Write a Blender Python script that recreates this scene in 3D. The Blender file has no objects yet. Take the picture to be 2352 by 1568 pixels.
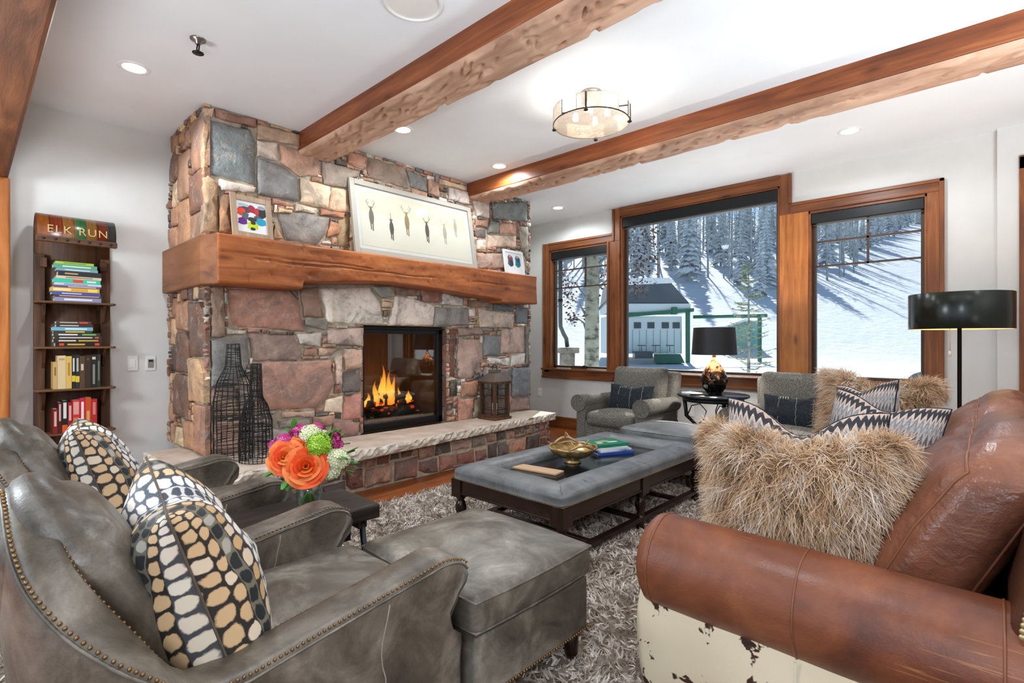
import bpy, bmesh, math, random
import numpy as np
from mathutils import Vector, Matrix, noise
C = bpy.context.scene.collection
PI = math.pi

def hexc(h):
    h = h.lstrip('#')
    o = []
    for i in (0, 2, 4):
        c = int(h[i:i+2], 16) / 255.0
        o.append(c / 12.92 if c <= .04045 else ((c + .055) / 1.055) ** 2.4)
    return (o[0], o[1], o[2], 1.0)

# ------------------------------------------------------------------ camera
EYE = 1.25
YAW = math.radians(43.07)
cd = bpy.data.cameras.new('camera')
cd.sensor_width = 36.0
cd.lens = 1181.0 / 2352.0 * 36.0
cd.clip_start = 0.02
cd.clip_end = 600
cam = bpy.data.objects.new('camera', cd)
cam.location = (0, 0, EYE)
cam.rotation_euler = (PI / 2, 0, YAW)
C.objects.link(cam)
bpy.context.scene.camera = cam
# ------------------------------------------------------------------ world, sun, exposure
sc = bpy.context.scene
w = bpy.data.worlds.new('world')
sc.world = w
w.use_nodes = True
nt = w.node_tree
nt.nodes.clear()
sky = nt.nodes.new('ShaderNodeTexSky')
sky.sky_type = 'NISHITA'
sky.sun_disc = False
sky.sun_elevation = math.radians(39)
sky.sun_rotation = math.radians(-29)
sky.altitude = 2000
sky.air_density = 1.0
sky.dust_density = 1.2
bg = nt.nodes.new('ShaderNodeBackground')
bg.inputs['Strength'].default_value = 0.12
wo = nt.nodes.new('ShaderNodeOutputWorld')
nt.links.new(sky.outputs[0], bg.inputs[0])
nt.links.new(bg.outputs[0], wo.inputs[0])
sd = bpy.data.lights.new('sun', 'SUN')
sd.energy = 4.5
sd.angle = math.radians(.6)
sd.color = (1.0, .975, .94)
sun = bpy.data.objects.new('sun', sd)
dirn = Vector((.50, -.90, -.85)).normalized()
sun.rotation_euler = dirn.to_track_quat('-Z', 'Y').to_euler()
C.objects.link(sun)
vs = sc.view_settings
vs.view_transform = 'Standard'
vs.look = 'None'
vs.gamma = 1.0
vs.use_curve_mapping = False
vs.exposure = 0.32
CAN_W = 44.0       # watts of one recessed downlight
CEILING_FILL = ((.75, 1.0, 1.35, 105), (.9, 3.1, 1.3, 185), (-3.3, -.3, 1.3, 46), (-.9, -.5, 1.3, 85))
REAR_FILL = ((.5, -1.3, 1.9, 70), (-3.34, -1.4, 1.9, 125))   # unseen point lights added behind the viewer as frontal fill
try:
    sc.cycles.use_denoising = True
    sc.cycles.denoiser = 'OPENIMAGEDENOISE'
    sc.cycles.max_bounces = 8
    sc.cycles.transparent_max_bounces = 24
    sc.cycles.caustics_reflective = False
    sc.cycles.caustics_refractive = False
    sc.cycles.sample_clamp_indirect = 6.0
except Exception:
    pass

# ------------------------------------------------------------------ mesh helper
class M:
    def __init__(s):
        s.v = []; s.f = []; s.m = []; s.sm = []; s.col = []; s.uv = {}
    def n(s): return len(s.v)
    def face(s, idx, m=0, sm=False, col=None):
        s.f.append(tuple(idx)); s.m.append(m); s.sm.append(sm); s.col.append(col)
    def box(s, x0, x1, y0, y1, z0, z1, m=0, col=None):
        b = s.n()
        s.v += [(x0,y0,z0),(x1,y0,z0),(x1,y1,z0),(x0,y1,z0),(x0,y0,z1),(x1,y0,z1),(x1,y1,z1),(x0,y1,z1)]
        for q in ((3,2,1,0),(4,5,6,7),(0,1,5,4),(1,2,6,5),(2,3,7,6),(3,0,4,7)):
            s.face([b+i for i in q], m, False, col)
        return s
    def prism(s, poly, axis, a0, a1, m=0, sm=False, col=None):
        # poly: (u,v) pairs; axis x -> (y,z), y -> (x,z), z -> (x,y)
        b = s.n(); k = len(poly)
        def P(u, v, a):
            return (a,u,v) if axis == 'x' else ((u,a,v) if axis == 'y' else (u,v,a))
        s.v += [P(u,v,a0) for u,v in poly] + [P(u,v,a1) for u,v in poly]
        s.face([b+i for i in range(k)][::-1], m, False, col)
        s.face([b+k+i for i in range(k)], m, False, col)
        for i in range(k):
            j = (i+1) % k
            s.face((b+i, b+j, b+k+j, b+k+i), m, sm, col)
        return s
    def grid(s, fn, nu, nv, cu=False, cv=False, m=0, sm=True, col=None):
        b = s.n()
        ku = nu if cu else nu+1
        kv = nv if cv else nv+1
        for i in range(ku):
            for j in range(kv):
                s.v.append(tuple(fn(i/nu, j/nv)))
        for i in range(nu):
            for j in range(nv):
                i2 = (i+1) % ku; j2 = (j+1) % kv
                s.uv[len(s.f)] = ((i/nu,j/nv),((i+1)/nu,j/nv),((i+1)/nu,(j+1)/nv),(i/nu,(j+1)/nv))
                s.face((b+i*kv+j, b+i2*kv+j, b+i2*kv+j2, b+i*kv+j2), m, sm, col)
        return s
    def lathe(s, prof, seg=24, c=(0,0,0), m=0, sm=True, col=None, cap=True):
        b = s.n(); k = len(prof)
        for i in range(seg):
            a = 2*PI*i/seg
            for r, z in prof:
                s.v.append((c[0]+r*math.cos(a), c[1]+r*math.sin(a), c[2]+z))
        for i in range(seg):
            i2 = (i+1) % seg
            for j in range(k-1):
                s.face((b+i*k+j, b+i2*k+j, b+i2*k+j+1, b+i*k+j+1), m, sm, col)
        if cap:
            if prof[0][0] > 1e-5: s.face([b+i*k for i in range(seg)][::-1], m, False, col)
            if prof[-1][0] > 1e-5: s.face([b+i*k+k-1 for i in range(seg)], m, False, col)
        return s
    def tube(s, pts, r, seg=8, closed=False, m=0, sm=True, col=None, up=None):
        pts = [Vector(p) for p in pts]; k = len(pts); b = s.n()
        rs = r if isinstance(r, (list, tuple)) else [r]*k
        pn = None
        for i, p in enumerate(pts):
            if closed: t = pts[(i+1) % k] - pts[i-1]
            else: t = pts[min(i+1,k-1)] - pts[max(i-1,0)]
            if t.length < 1e-9: t = Vector((0,0,1))
            t.normalize()
            if pn is None:
                a = Vector((0,0,1)) if abs(t.z) < .9 else Vector((1,0,0))
                pn = t.cross(a).normalized()
            else:
                pn = (pn - t*pn.dot(t))
                if pn.length < 1e-6: pn = t.orthogonal()
                pn.normalize()
            bn = t.cross(pn)
            for q in range(seg):
                a = 2*PI*q/seg
                s.v.append(tuple(p + (pn*math.cos(a) + bn*math.sin(a))*rs[i]))
        for i in range(k if closed else k-1):
            i2 = (i+1) % k
            for q in range(seg):
                q2 = (q+1) % seg
                s.face((b+i*seg+q, b+i*seg+q2, b+i2*seg+q2, b+i2*seg+q), m, sm, col)
        if not closed:
            s.face([b+q for q in range(seg)][::-1], m, False, col)
            s.face([b+(k-1)*seg+q for q in range(seg)], m, False, col)
        return s
    def sphere(s, c, r, nu=12, nv=8, m=0, col=None):
        rx, ry, rz = r if isinstance(r, (tuple, list)) else (r, r, r)
        def fn(u, v):
            a = 2*PI*u; t = PI*(v-.5)
            return (c[0]+rx*math.cos(t)*math.cos(a), c[1]+ry*math.cos(t)*math.sin(a), c[2]+rz*math.sin(t))
        return s.grid(fn, nu, nv, cu=True, m=m, col=col)
    def soft(s, c, half, r, n=8, puff=(0,0,0), fn=None, m=0, col=None):
        # soft rounded block; puff bulges each pair of faces; fn(p, q) may move a point (q in -1..1)
        b0 = s.n(); hx, hy, hz = half; cache = {}
        def ax(h):
            k = max(2, n)
            e = min(r, h*.999)
            core = [-(h-e) + 2*(h-e)*i/k for i in range(k+1)]
            ed = [h-e+e*math.tan(PI/4*t/3) for t in (1,2,3)]
            return [-x for x in ed[::-1]] + core + ed
        A = [ax(hx), ax(hy), ax(hz)]; H = (hx, hy, hz)
        def pt(p):
            key = (round(p[0],6), round(p[1],6), round(p[2],6))
            if key in cache: return cache[key]
            e = [min(r, H[i]*.999) for i in range(3)]
            inn = [max(-(H[i]-e[i]), min(H[i]-e[i], p[i])) for i in range(3)]
            d = [(p[i]-inn[i])/e[i] for i in range(3)]
            L = math.sqrt(sum(x*x for x in d)) or 1
            q = [p[i]/H[i] for i in range(3)]
            o = [inn[i] + d[i]/L*e[i] for i in range(3)]
            o[0] += puff[0]*q[0]*max(0,(1-q[1]**2))*max(0,(1-q[2]**2))
            o[1] += puff[1]*q[1]*max(0,(1-q[0]**2))*max(0,(1-q[2]**2))
            o[2] += puff[2]*q[2]*max(0,(1-q[0]**2))*max(0,(1-q[1]**2))
            if fn: o = fn(o, q)
            s.v.append((c[0]+o[0], c[1]+o[1], c[2]+o[2]))
            cache[key] = len(s.v)-1
            return cache[key]
        for a in range(3):
            u, w_ = [(1,2),(2,0),(0,1)][a]
            for sg in (-1, 1):
                for i in range(len(A[u])-1):
                    for j in range(len(A[w_])-1):
                        q = []
                        for di, dj in ((0,0),(1,0),(1,1),(0,1)):
                            p = [0,0,0]; p[a] = sg*H[a]; p[u] = A[u][i+di]; p[w_] = A[w_][j+dj]
                            q.append(pt(p))
                        if sg < 0: q = q[::-1]
                        s.uv[len(s.f)] = tuple((s.v[x][0]-c[0], s.v[x][2]-c[2]) for x in q)
                        s.face(q, m, True, col)
        return s
    def xf(s, mat, start=0):
        for i in range(start, len(s.v)):
            s.v[i] = tuple(mat @ Vector(s.v[i]))
        return s
    def build(s, name, mats, parent=None, loc=None, rot=None, bevel=0, seg=2, label=None, kind=None):
        me = bpy.data.meshes.new(name)
        me.from_pydata(s.v, [], s.f)
        mats = mats if isinstance(mats, (list, tuple)) else [mats]
        for mm in mats: me.materials.append(mm)
        if len(mats) > 1: me.polygons.foreach_set('material_index', s.m)
        me.polygons.foreach_set('use_smooth', s.sm)
        if any(c is not None for c in s.col):
            at = me.attributes.new('Col', 'FLOAT_COLOR', 'FACE')
            arr = []
            for c in s.col: arr += list(c if c is not None else (.5,.5,.5,1))
            at.data.foreach_set('color', arr)
        if s.uv:
            ul = me.uv_layers.new(name='UVMap')
            for fi, q in s.uv.items():
                p = me.polygons[fi]
                for k, li in enumerate(p.loop_indices):
                    if k < len(q): ul.data[li].uv = q[k]
        me.update()
        o = bpy.data.objects.new(name, me)
        C.objects.link(o)
        if parent: o.parent = parent
        if loc: o.location = loc
        if rot: o.rotation_euler = rot
        if bevel:
            b = o.modifiers.new('bevel', 'BEVEL'); b.width = bevel; b.segments = seg; b.limit_method = 'ANGLE'
            b.angle_limit = math.radians(40); b.harden_normals = False
        if label: o['label'] = label
        if kind: o['kind'] = kind
        return o

def tag(o, label, cat, group=None):
    o['label'] = label; o['category'] = cat
    if group: o['group'] = group
    return o
def thing(name, label, cat, loc=(0,0,0), rz=0, group=None):
    o = bpy.data.objects.new(name, None)
    o.empty_display_size = .1
    C.objects.link(o); o.location = loc; o.rotation_euler = (0,0,rz)
    return tag(o, label, cat, group)
def struct(o):
    o['kind'] = 'structure'; return o
def group_empty(name, loc=(0,0,0)):
    o = bpy.data.objects.new(name, None); o.empty_display_size = .1
    C.objects.link(o); o.location = loc
    return o
def dup(root, loc=None, rz=None, label=None):
    def cp(o, par):
        c = o.copy(); C.objects.link(c); c.parent = par
        for ch in list(o.children): cp(ch, c)
        return c
    r = cp(root, None)
    if loc is not None: r.location = loc
    if rz is not None: r.rotation_euler = (0,0,rz)
    if label: r['label'] = label
    return r
def ribbons(name, base, direction, length, width, mat, parent, nseg=4, curl=.4, droop=.3, cols=None, seed=1, kind='stuff', clump=0):
    """many tapering hair ribbons as one mesh (numpy)"""
    rng = np.random.default_rng(seed)
    n = len(base)
    base = np.asarray(base, float); d = np.asarray(direction, float)
    d /= np.linalg.norm(d, axis=1)[:,None] + 1e-9
    L = np.asarray(length, float).reshape(-1,1) * np.ones((n,1))
    W = np.asarray(width, float).reshape(-1,1) * np.ones((n,1))
    rnd = rng.normal(size=(n,3))
    side = np.cross(d, rnd); side /= np.linalg.norm(side, axis=1)[:,None] + 1e-9
    bend = rng.normal(size=(n,3)); bend -= d*np.sum(bend*d,axis=1)[:,None]
    bend /= np.linalg.norm(bend, axis=1)[:,None] + 1e-9
    V = np.zeros((n, nseg+1, 2, 3))
    for i in range(nseg+1):
        t = i/nseg
        p = base + d*L*t*(1-.15*t) + bend*L*curl*t*t + np.array([0,0,-1.])*L*droop*t*t
        ww = W*(1-.85*t**1.5)*.5
        V[:,i,0] = p - side*ww; V[:,i,1] = p + side*ww
    verts = V.reshape(-1,3)
    idx = np.arange(n)[:,None]*((nseg+1)*2)
    quads = []
    for i in range(nseg):
        a = 2*i
        quads.append(np.concatenate([idx+a, idx+a+1, idx+a+3, idx+a+2], axis=1))
    F = np.stack(quads, axis=1).reshape(-1,4)
    me = bpy.data.meshes.new(name)
    me.vertices.add(len(verts)); me.vertices.foreach_set('co', verts.ravel())
    me.loops.add(F.size); me.loops.foreach_set('vertex_index', F.ravel().astype(np.int32))
    me.polygons.add(len(F))
    me.polygons.foreach_set('loop_start', np.arange(0, F.size, 4, dtype=np.int32))
    me.polygons.foreach_set('use_smooth', np.ones(len(F), bool))
    if cols is not None:
        at = me.attributes.new('Col', 'FLOAT_COLOR', 'FACE')
        cc = np.repeat(np.asarray(cols, float), nseg, axis=0)
        at.data.foreach_set('color', cc.ravel())
    me.materials.append(mat)
    me.update(calc_edges=True)
    o = bpy.data.objects.new(name, me); C.objects.link(o)
    if parent: o.parent = parent
    if kind: o['kind'] = kind
    return o
# ------------------------------------------------------------------ materials
MT = {}
def newmat(name):
    m = bpy.data.materials.new(name); m.use_nodes = True
    t = m.node_tree; b = t.nodes['Principled BSDF']
    MT[name] = m
    return m, t, b
def N(t, typ, **kw):
    n = t.nodes.new('ShaderNode' + typ)
    for k, v in kw.items():
        if k.startswith('i_'):
            key = k[2:].replace('_', ' ')
            n.inputs[int(key) if key.isdigit() else key].default_value = v
        else: setattr(n, k, v)
    return n
def ramp(t, fac, stops, interp='LINEAR'):
    r = N(t, 'ValToRGB'); cr = r.color_ramp; cr.interpolation = interp
    while len(cr.elements) < len(stops): cr.elements.new(.5)
    for e, (p, c) in zip(cr.elements, stops):
        e.position = p; e.color = hexc(c) if isinstance(c, str) else c
    if fac is not None: t.links.new(fac, r.inputs[0])
    return r.outputs[0]
def coords(t, scale=(1,1,1), kind='Object', rot=(0,0,0)):
    tc = N(t, 'TexCoord'); mp = N(t, 'Mapping')
    mp.inputs['Scale'].default_value = scale; mp.inputs['Rotation'].default_value = rot
    t.links.new(tc.outputs[kind], mp.inputs[0])
    return mp.outputs[0]
def noise_t(t, vec, scale, detail=4, rough=.55, dist=0):
    n = N(t, 'TexNoise'); n.inputs['Scale'].default_value = scale; n.inputs['Detail'].default_value = detail
    n.inputs['Roughness'].default_value = rough; n.inputs['Distortion'].default_value = dist
    if vec is not None: t.links.new(vec, n.inputs['Vector'])
    return n.outputs['Fac']
def bump(t, b, h, strength=.3, dist=.01):
    n = N(t, 'Bump'); n.inputs['Strength'].default_value = strength; n.inputs['Distance'].default_value = dist
    t.links.new(h, n.inputs['Height']); t.links.new(n.outputs[0], b.inputs['Normal'])
def mixc(t, a, b_, fac, mode='MIX'):
    n = N(t, 'Mix', data_type='RGBA', blend_type=mode)
    for s, v in ((0, fac), (6, a), (7, b_)):
        if hasattr(v, 'is_linked') or hasattr(v, 'links'): t.links.new(v, n.inputs[s])
        elif s == 0: n.inputs[0].default_value = v
        else: n.inputs[s].default_value = hexc(v) if isinstance(v, str) else v
    return n.outputs[2]
def math_n(t, op, a, b_=None, c=None):
    n = N(t, 'Math', operation=op)
    for i, v in enumerate((a, b_, c)):
        if v is None: continue
        if hasattr(v, 'links'): t.links.new(v, n.inputs[i])
        else: n.inputs[i].default_value = v
    return n.outputs[0]
def plain(name, col, rough=.5, metal=0, spec=.5, emit=None, es=0):
    m, t, b = newmat(name)
    b.inputs['Base Color'].default_value = hexc(col); b.inputs['Roughness'].default_value = rough
    b.inputs['Metallic'].default_value = metal; b.inputs['Specular IOR Level'].default_value = spec
    if emit: b.inputs['Emission Color'].default_value = hexc(emit); b.inputs['Emission Strength'].default_value = es
    return m
def mottled(name, stops, scale=4, rough=.5, bs=.2, bscale=60, stretch=(1,1,1), detail=5, dist=0, metal=0, kind='Object', bdist=.004, spec=.5, nrough=.55):
    m, t, b = newmat(name)
    v = coords(t, stretch, kind)
    f = noise_t(t, v, scale, detail, nrough, dist)
    t.links.new(ramp(t, f, stops), b.inputs['Base Color'])
    b.inputs['Roughness'].default_value = rough; b.inputs['Metallic'].default_value = metal
    b.inputs['Specular IOR Level'].default_value = spec
    if bs: bump(t, b, noise_t(t, v, bscale, 3), bs, bdist)
    return m
def colattr(name, rough=.8, var=.35, scale=9, bs=.5, bscale=40, bdist=.01, spec=.3, gain=1):
    m, t, b = newmat(name)
    a = N(t, 'Attribute'); a.attribute_name = 'Col'
    v = coords(t)
    f = noise_t(t, v, scale, 6, .65, .6)
    g = ramp(t, f, [(.22, (1-var, 1-var*.9, 1-var*.85, 1)), (.5, (1,1,1,1)), (.76, (1+var*.9, 1+var*.88, 1+var*.85, 1))])
    if gain != 1: g = mixc(t, g, (gain, gain, gain, 1), 1.0, 'MULTIPLY')
    t.links.new(mixc(t, a.outputs[0], g, 1.0, 'MULTIPLY'), b.inputs['Base Color'])
    b.inputs['Roughness'].default_value = rough; b.inputs['Specular IOR Level'].default_value = spec
    if bs: bump(t, b, noise_t(t, v, bscale, 6, .6), bs, bdist)
    return m
def wood(name, stops, axis='x', scale=3.0, rough=.45, knots=True, bs=.15, ratio=14, spec=.4):
    m, t, b = newmat(name)
    st = {'x': (1,ratio,ratio), 'y': (ratio,1,ratio), 'z': (ratio,ratio,1)}[axis]
    v = coords(t, st)
    f = noise_t(t, v, scale*.45, 6, .6, .8)
    c1 = ramp(t, f, stops)
    v2 = coords(t, (1,1,1))
    big = noise_t(t, v2, 1.7, 3, .5, .3)
    c2 = mixc(t, c1, ramp(t, big, [(.3, (.72,.68,.64,1)), (.7, (1.15,1.12,1.08,1))]), 1.0, 'MULTIPLY')
    if knots:
        st2 = {'x': (.35,1,1), 'y': (1,.35,1), 'z': (1,1,.35)}[axis]
        vo = N(t, 'TexVoronoi'); vo.inputs['Scale'].default_value = 5.0
        t.links.new(coords(t, st2), vo.inputs['Vector'])
        k = ramp(t, vo.outputs['Distance'], [(.02, (.25,.16,.1,1)), (.14, (1,1,1,1))])
        c2 = mixc(t, c2, k, .8, 'MULTIPLY')
    t.links.new(c2, b.inputs['Base Color'])
    b.inputs['Roughness'].default_value = rough; b.inputs['Specular IOR Level'].default_value = spec
    if bs: bump(t, b, f, bs, .01)
    return m

mottled('wall_paint', [(.35, '#d3d2cf'), (.65, '#d9d8d5')], 3, .75, .12, 160, spec=.2, bdist=.002)
mottled('ceiling_paint', [(.35, '#ecf0f3'), (.65, '#f0f4f7')], 2, .8, .3, 14, spec=.2, bdist=.006, detail=2)
wood('beam_wood', [(.28, '#5f3219'), (.5, '#864824'), (.75, '#a86536')], 'x', 3, .42, bs=.25)
wood('header_wood', [(.28, '#45291a'), (.5, '#683f27'), (.75, '#8a5a3a')], 'x', 3, .6, bs=.4, ratio=9)
wood('hewn_wood_lit', [(.28, '#96705c'), (.5, '#c29c84'), (.75, '#dcc0a9')], 'x', 3, .6, bs=.5, ratio=6, knots=False)  # colour paled to stand in for window light and sheen on the undersides
wood('mantel_wood', [(.25, '#7a3d1d'), (.5, '#a85f30'), (.78, '#c47a44')], 'y', 3, .4, bs=.3, ratio=10)
wood('mantel_end', [(.25, '#5e3822'), (.5, '#8a5836'), (.78, '#a06c44')], 'x', 3, .55, bs=.3, ratio=8, knots=False)
wood('trim_x', [(.28, '#552f1a'), (.5, '#774422'), (.75, '#975c30')], 'x', 3, .4)
wood('trim_z', [(.28, '#5e341c'), (.5, '#814b26'), (.75, '#a06536')], 'z', 3, .4)
wood('post_wood', [(.28, '#8a4d20'), (.5, '#b06a30'), (.75, '#cc8746')], 'z', 3, .45)
wood('old_wood', [(.28, '#38251a'), (.5, '#5a3d29'), (.75, '#7a5538')], 'z', 3, .6, knots=False)
wood('old_wood_y', [(.28, '#3c281b'), (.5, '#62432c'), (.75, '#83603f')], 'y', 3, .6, knots=False)
wood('rustic_dark', [(.3, '#15110e'), (.55, '#2a221c'), (.8, '#51453b')], 'y', 3, .45, knots=True)
wood('espresso', [(.3, '#1c110d'), (.55, '#2d1b14'), (.8, '#402a20')], 'y', 2, .22, knots=False, bs=.05)
wood('espresso_z', [(.3, '#1c110d'), (.55, '#2d1b14'), (.8, '#402a20')], 'z', 2, .2, knots=False, bs=.05)
# plank floor
m, t, b = newmat('floor_wood')
br = N(t, 'TexBrick'); br.offset = .37
t.links.new(coords(t, (1,1,1), 'Object', (0,0,PI/2)), br.inputs['Vector'])
for k, v_ in (('Color1', '#8a4a22'), ('Color2', '#a35d2d'), ('Mortar', '#3a1d0e')): br.inputs[k].default_value = hexc(v_)
br.inputs['Scale'].default_value = 1.0; br.inputs['Mortar Size'].default_value = .003
br.inputs['Brick Width'].default_value = 1.4; br.inputs['Row Height'].default_value = .12
gr = noise_t(t, coords(t, (14,1,1)), 2.5, 6, .6, .6)
t.links.new(mixc(t, br.outputs[0], ramp(t, gr, [(.3,(.6,.55,.5,1)),(.7,(1.2,1.2,1.2,1))]), 1, 'MULTIPLY'), b.inputs['Base Color'])
b.inputs['Roughness'].default_value = .3
colattr('stone', .85, .40, 6, .8, 38, .014, gain=1.42)
m = MT['stone']; t = m.node_tree; b = t.nodes['Principled BSDF']
src = b.inputs['Base Color'].links[0].from_socket
v = coords(t)
blot = ramp(t, noise_t(t, v, 3.4, 6, .7, 1.2), [(.50, (0,0,0,1)), (.62, (.55,.55,.55,1))])
c1 = mixc(t, src, '#6f6a66', blot)
pale = ramp(t, noise_t(t, v, 9, 6, .72, .8), [(.56, (0,0,0,1)), (.70, (.55,.55,.55,1))])
c1 = mixc(t, c1, '#d6c4b0', pale)
rust = ramp(t, noise_t(t, coords(t, (1,1,1.6)), 5.2, 5, .65, .5), [(.60, (0,0,0,1)), (.72, (.5,.5,.5,1))])
c1 = mixc(t, c1, '#a8683f', rust)
hs = N(t, 'HueSaturation'); hs.inputs['Saturation'].default_value = .84; t.links.new(c1, hs.inputs['Color'])
t.links.new(hs.outputs[0], b.inputs['Base Color'])
mottled('mortar', [(.3, '#a39582'), (.6, '#c9bda9'), (.8, '#ded5c6')], 12, .95, .6, 60, bdist=.01, spec=.1)
mottled('hearth_stone', [(.3, '#b9a392'), (.5, '#cbb7a6'), (.75, '#dccdbf')], 5, .7, .25, 40, spec=.3)
mottled('hearth_rough', [(.3, '#b3a190'), (.5, '#d0c2b2'), (.75, '#e6dccf')], 14, .9, .8, 22, bdist=.02, spec=.2)
plain('black_metal', '#141516', .38, .3)
plain('iron_wire', '#121212', .6, .2)
plain('dark_bronze', '#3a332d', .4, .7)
plain('bronze_frame', '#4a3526', .45, .2)
plain('brass', '#8a6a42', .38, .85)
plain('pale_brass', '#c2ad84', .35, .8)
plain('nickel', '#9a948c', .28, .85)
plain('white_plastic', '#e9e7e3', .4)
plain('grey_plastic', '#8b8880', .4)
plain('white_trim', '#ececea', .5)
plain('paper', '#e9e3d6', .7)
plain('art_paper', '#d3cbb5', .6)
plain('art_low', '#d8d3c5', .6)
plain('art_frame', '#a9a296', .45)
plain('white_mat', '#d6d4cf', .6)
plain('deer_ink', '#6d6558', .7)
plain('deer_ink_dark', '#4f463b', .7)
plain('deer_ink_gold', '#8f7d55', .7)
plain('deer_ink_pale', '#a7a294', .7)
wood('pale_wood', [(.3, '#a08871'), (.55, '#bda58c'), (.8, '#d0baa2')], 'z', 3, .55, knots=False)
# leather
def leather(name, stops, rough, scratch=None, sc1=5, bs=.18, wr=0):
    m, t, b = newmat(name)
    v = coords(t)
    f = noise_t(t, v, sc1, 7, .68, .5)
    c = ramp(t, f, stops)
    if scratch:
        for rt_, th_ in (((.2,.3,.5), .0), ((.5,.2,-.6), .3)):
            k = ramp(t, noise_t(t, coords(t, (1.5,45,45), 'Object', rt_), 3.0, 2, .5, .6), [(.64, (0,0,0,1)), (.70, (1,1,1,1))])
            k2 = math_n(t, 'MULTIPLY', k, ramp(t, noise_t(t, v, 4, 3), [(.46, (0,0,0,1)), (.66, (.5,.5,.5,1))]))
            c = mixc(t, c, scratch, k2)
    t.links.new(c, b.inputs['Base Color'])
    rr = ramp(t, noise_t(t, v, 6, 4), [(.3, (rough-.08,)*3+(1,)), (.7, (rough+.1,)*3+(1,))])
    t.links.new(rr, b.inputs['Roughness'])
    b.inputs['Specular IOR Level'].default_value = .5
    vo2 = N(t, 'TexVoronoi'); vo2.inputs['Scale'].default_value = 160
    t.links.new(v, vo2.inputs['Vector'])
    hh = math_n(t, 'ADD', math_n(t, 'MULTIPLY', vo2.outputs['Distance'], .25), noise_t(t, v, 18, 4))
    if wr:
        wv = noise_t(t, coords(t, (5, 1.2, 5)), 5, 3, .5, .7)
        hh = math_n(t, 'ADD', hh, math_n(t, 'MULTIPLY', wv, wr))
    bump(t, b, hh, bs, .006)
    return m
leather('grey_leather', [(.3, '#38332c'), (.45, '#5a5349'), (.58, '#7d766b'), (.72, '#a8a298')], .42, sc1=4.5)
leather('grey_leather_back', [(.3, '#332d26'), (.47, '#5a5146'), (.6, '#776d61'), (.74, '#9b9184')], .40, sc1=5.5)
leather('slate_leather', [(.25, '#4c4c4b'), (.48, '#6a6b6b'), (.65, '#7d7f80'), (.8, '#969899')], .4, sc1=6)
leather('brown_leather', [(.25, '#46241a'), (.42, '#683723'), (.58, '#80472b'), (.78, '#a06540')], .42, '#b9834f', 3.2, .2)
leather('brown_cushion', [(.25, '#4a2a1f'), (.42, '#6b402f'), (.58, '#844f38'), (.78, '#a4694a')], .32, '#b07a52', 3.2, .35, 2.5)
leather('brown_dark', [(.2, '#301810'), (.5, '#4a2819'), (.8, '#633722')], .4, None, 3, .25)
plain('thread', '#9c9384', .7); plain('seam_dark', '#5d5247', .8)
plain('piping_brown', '#7d4a2e', .4)
# cowhide
m, t, b = newmat('cowhide')
v = coords(t)
f = noise_t(t, v, 6.5, 4, .62, .5)
f2 = noise_t(t, v, 2.0, 2)
spot = ramp(t, f, [(.60, '#ecdfc6'), (.615, '#4a2a1c'), (.67, '#221a18')])
t.links.new(mixc(t, spot, ramp(t, f2, [(.3, (.9,.84,.74,1)), (.7, (1.05,1.03,1.0,1))]), 1, 'MULTIPLY'), b.inputs['Base Color'])
b.inputs['Roughness'].default_value = .85
bump(t, b, noise_t(t, coords(t, (40,40,6)), 8, 3), .25, .004)
# woven tweed
m, t, b = newmat('tweed')
v = coords(t)
c = ramp(t, noise_t(t, coords(t, (1,1,4)), 110, 3, .7), [(.38, '#37352f'), (.5, '#625e57'), (.62, '#98938a')])
t.links.new(c, b.inputs['Base Color']); b.inputs['Roughness'].default_value = .9
b.inputs['Specular IOR Level'].default_value = .15
bump(t, b, noise_t(t, v, 130, 2), .5, .004)
mottled('charcoal_cloth', [(.35, '#23262a'), (.65, '#33373b')], 60, .9, .4, 200, spec=.15)
plain('white_stitch', '#a9a8a4', .8)
# fibres
def fibre(name, rough=.7, sss=0):
    m, t, b = newmat(name)
    a = N(t, 'Attribute'); a.attribute_name = 'Col'
    t.links.new(a.outputs[0], b.inputs['Base Color'])
    b.inputs['Roughness'].default_value = rough; b.inputs['Specular IOR Level'].default_value = .25
    return m
fibre('fur_fibre', .6); fibre('rug_fibre', .9); fibre('coloured', .6); fibre('petal', .6); fibre('book_cover', .45)
mottled('fur_hide', [(.3, '#6b5540'), (.7, '#9b7f60')], 20, .95, .3, 60, spec=.1)
mottled('rug_base', [(.3, '#6b5e52'), (.7, '#8d7f71')], 18, 1.0, .5, 60, spec=.05)
# snakeskin print: columns of oval scales
m, t, b = newmat('snake_print')
tc = N(t, 'TexCoord'); uvn = N(t, 'SeparateXYZ')
dn = N(t, 'TexNoise'); dn.inputs['Scale'].default_value = 7; dn.inputs['Detail'].default_value = 3
t.links.new(tc.outputs['UV'], dn.inputs['Vector'])
off = N(t, 'VectorMath', operation='SUBTRACT'); t.links.new(dn.outputs['Color'], off.inputs[0]); off.inputs[1].default_value = (.5,.5,.5)
sc2 = N(t, 'VectorMath', operation='SCALE'); t.links.new(off.outputs[0], sc2.inputs[0]); sc2.inputs['Scale'].default_value = .06
ad = N(t, 'VectorMath', operation='ADD'); t.links.new(tc.outputs['UV'], ad.inputs[0]); t.links.new(sc2.outputs[0], ad.inputs[1])
t.links.new(ad.outputs[0], uvn.inputs[0])
uu = math_n(t, 'MULTIPLY', uvn.outputs[0], 14.0)
ci = math_n(t, 'FLOOR', uu); fu = math_n(t, 'SUBTRACT', math_n(t, 'FRACT', uu), .5)
odd = math_n(t, 'MULTIPLY', math_n(t, 'MODULO', ci, 2.0), .5)
vv = math_n(t, 'ADD', math_n(t, 'MULTIPLY', uvn.outputs[1], 17.0), odd)
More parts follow.
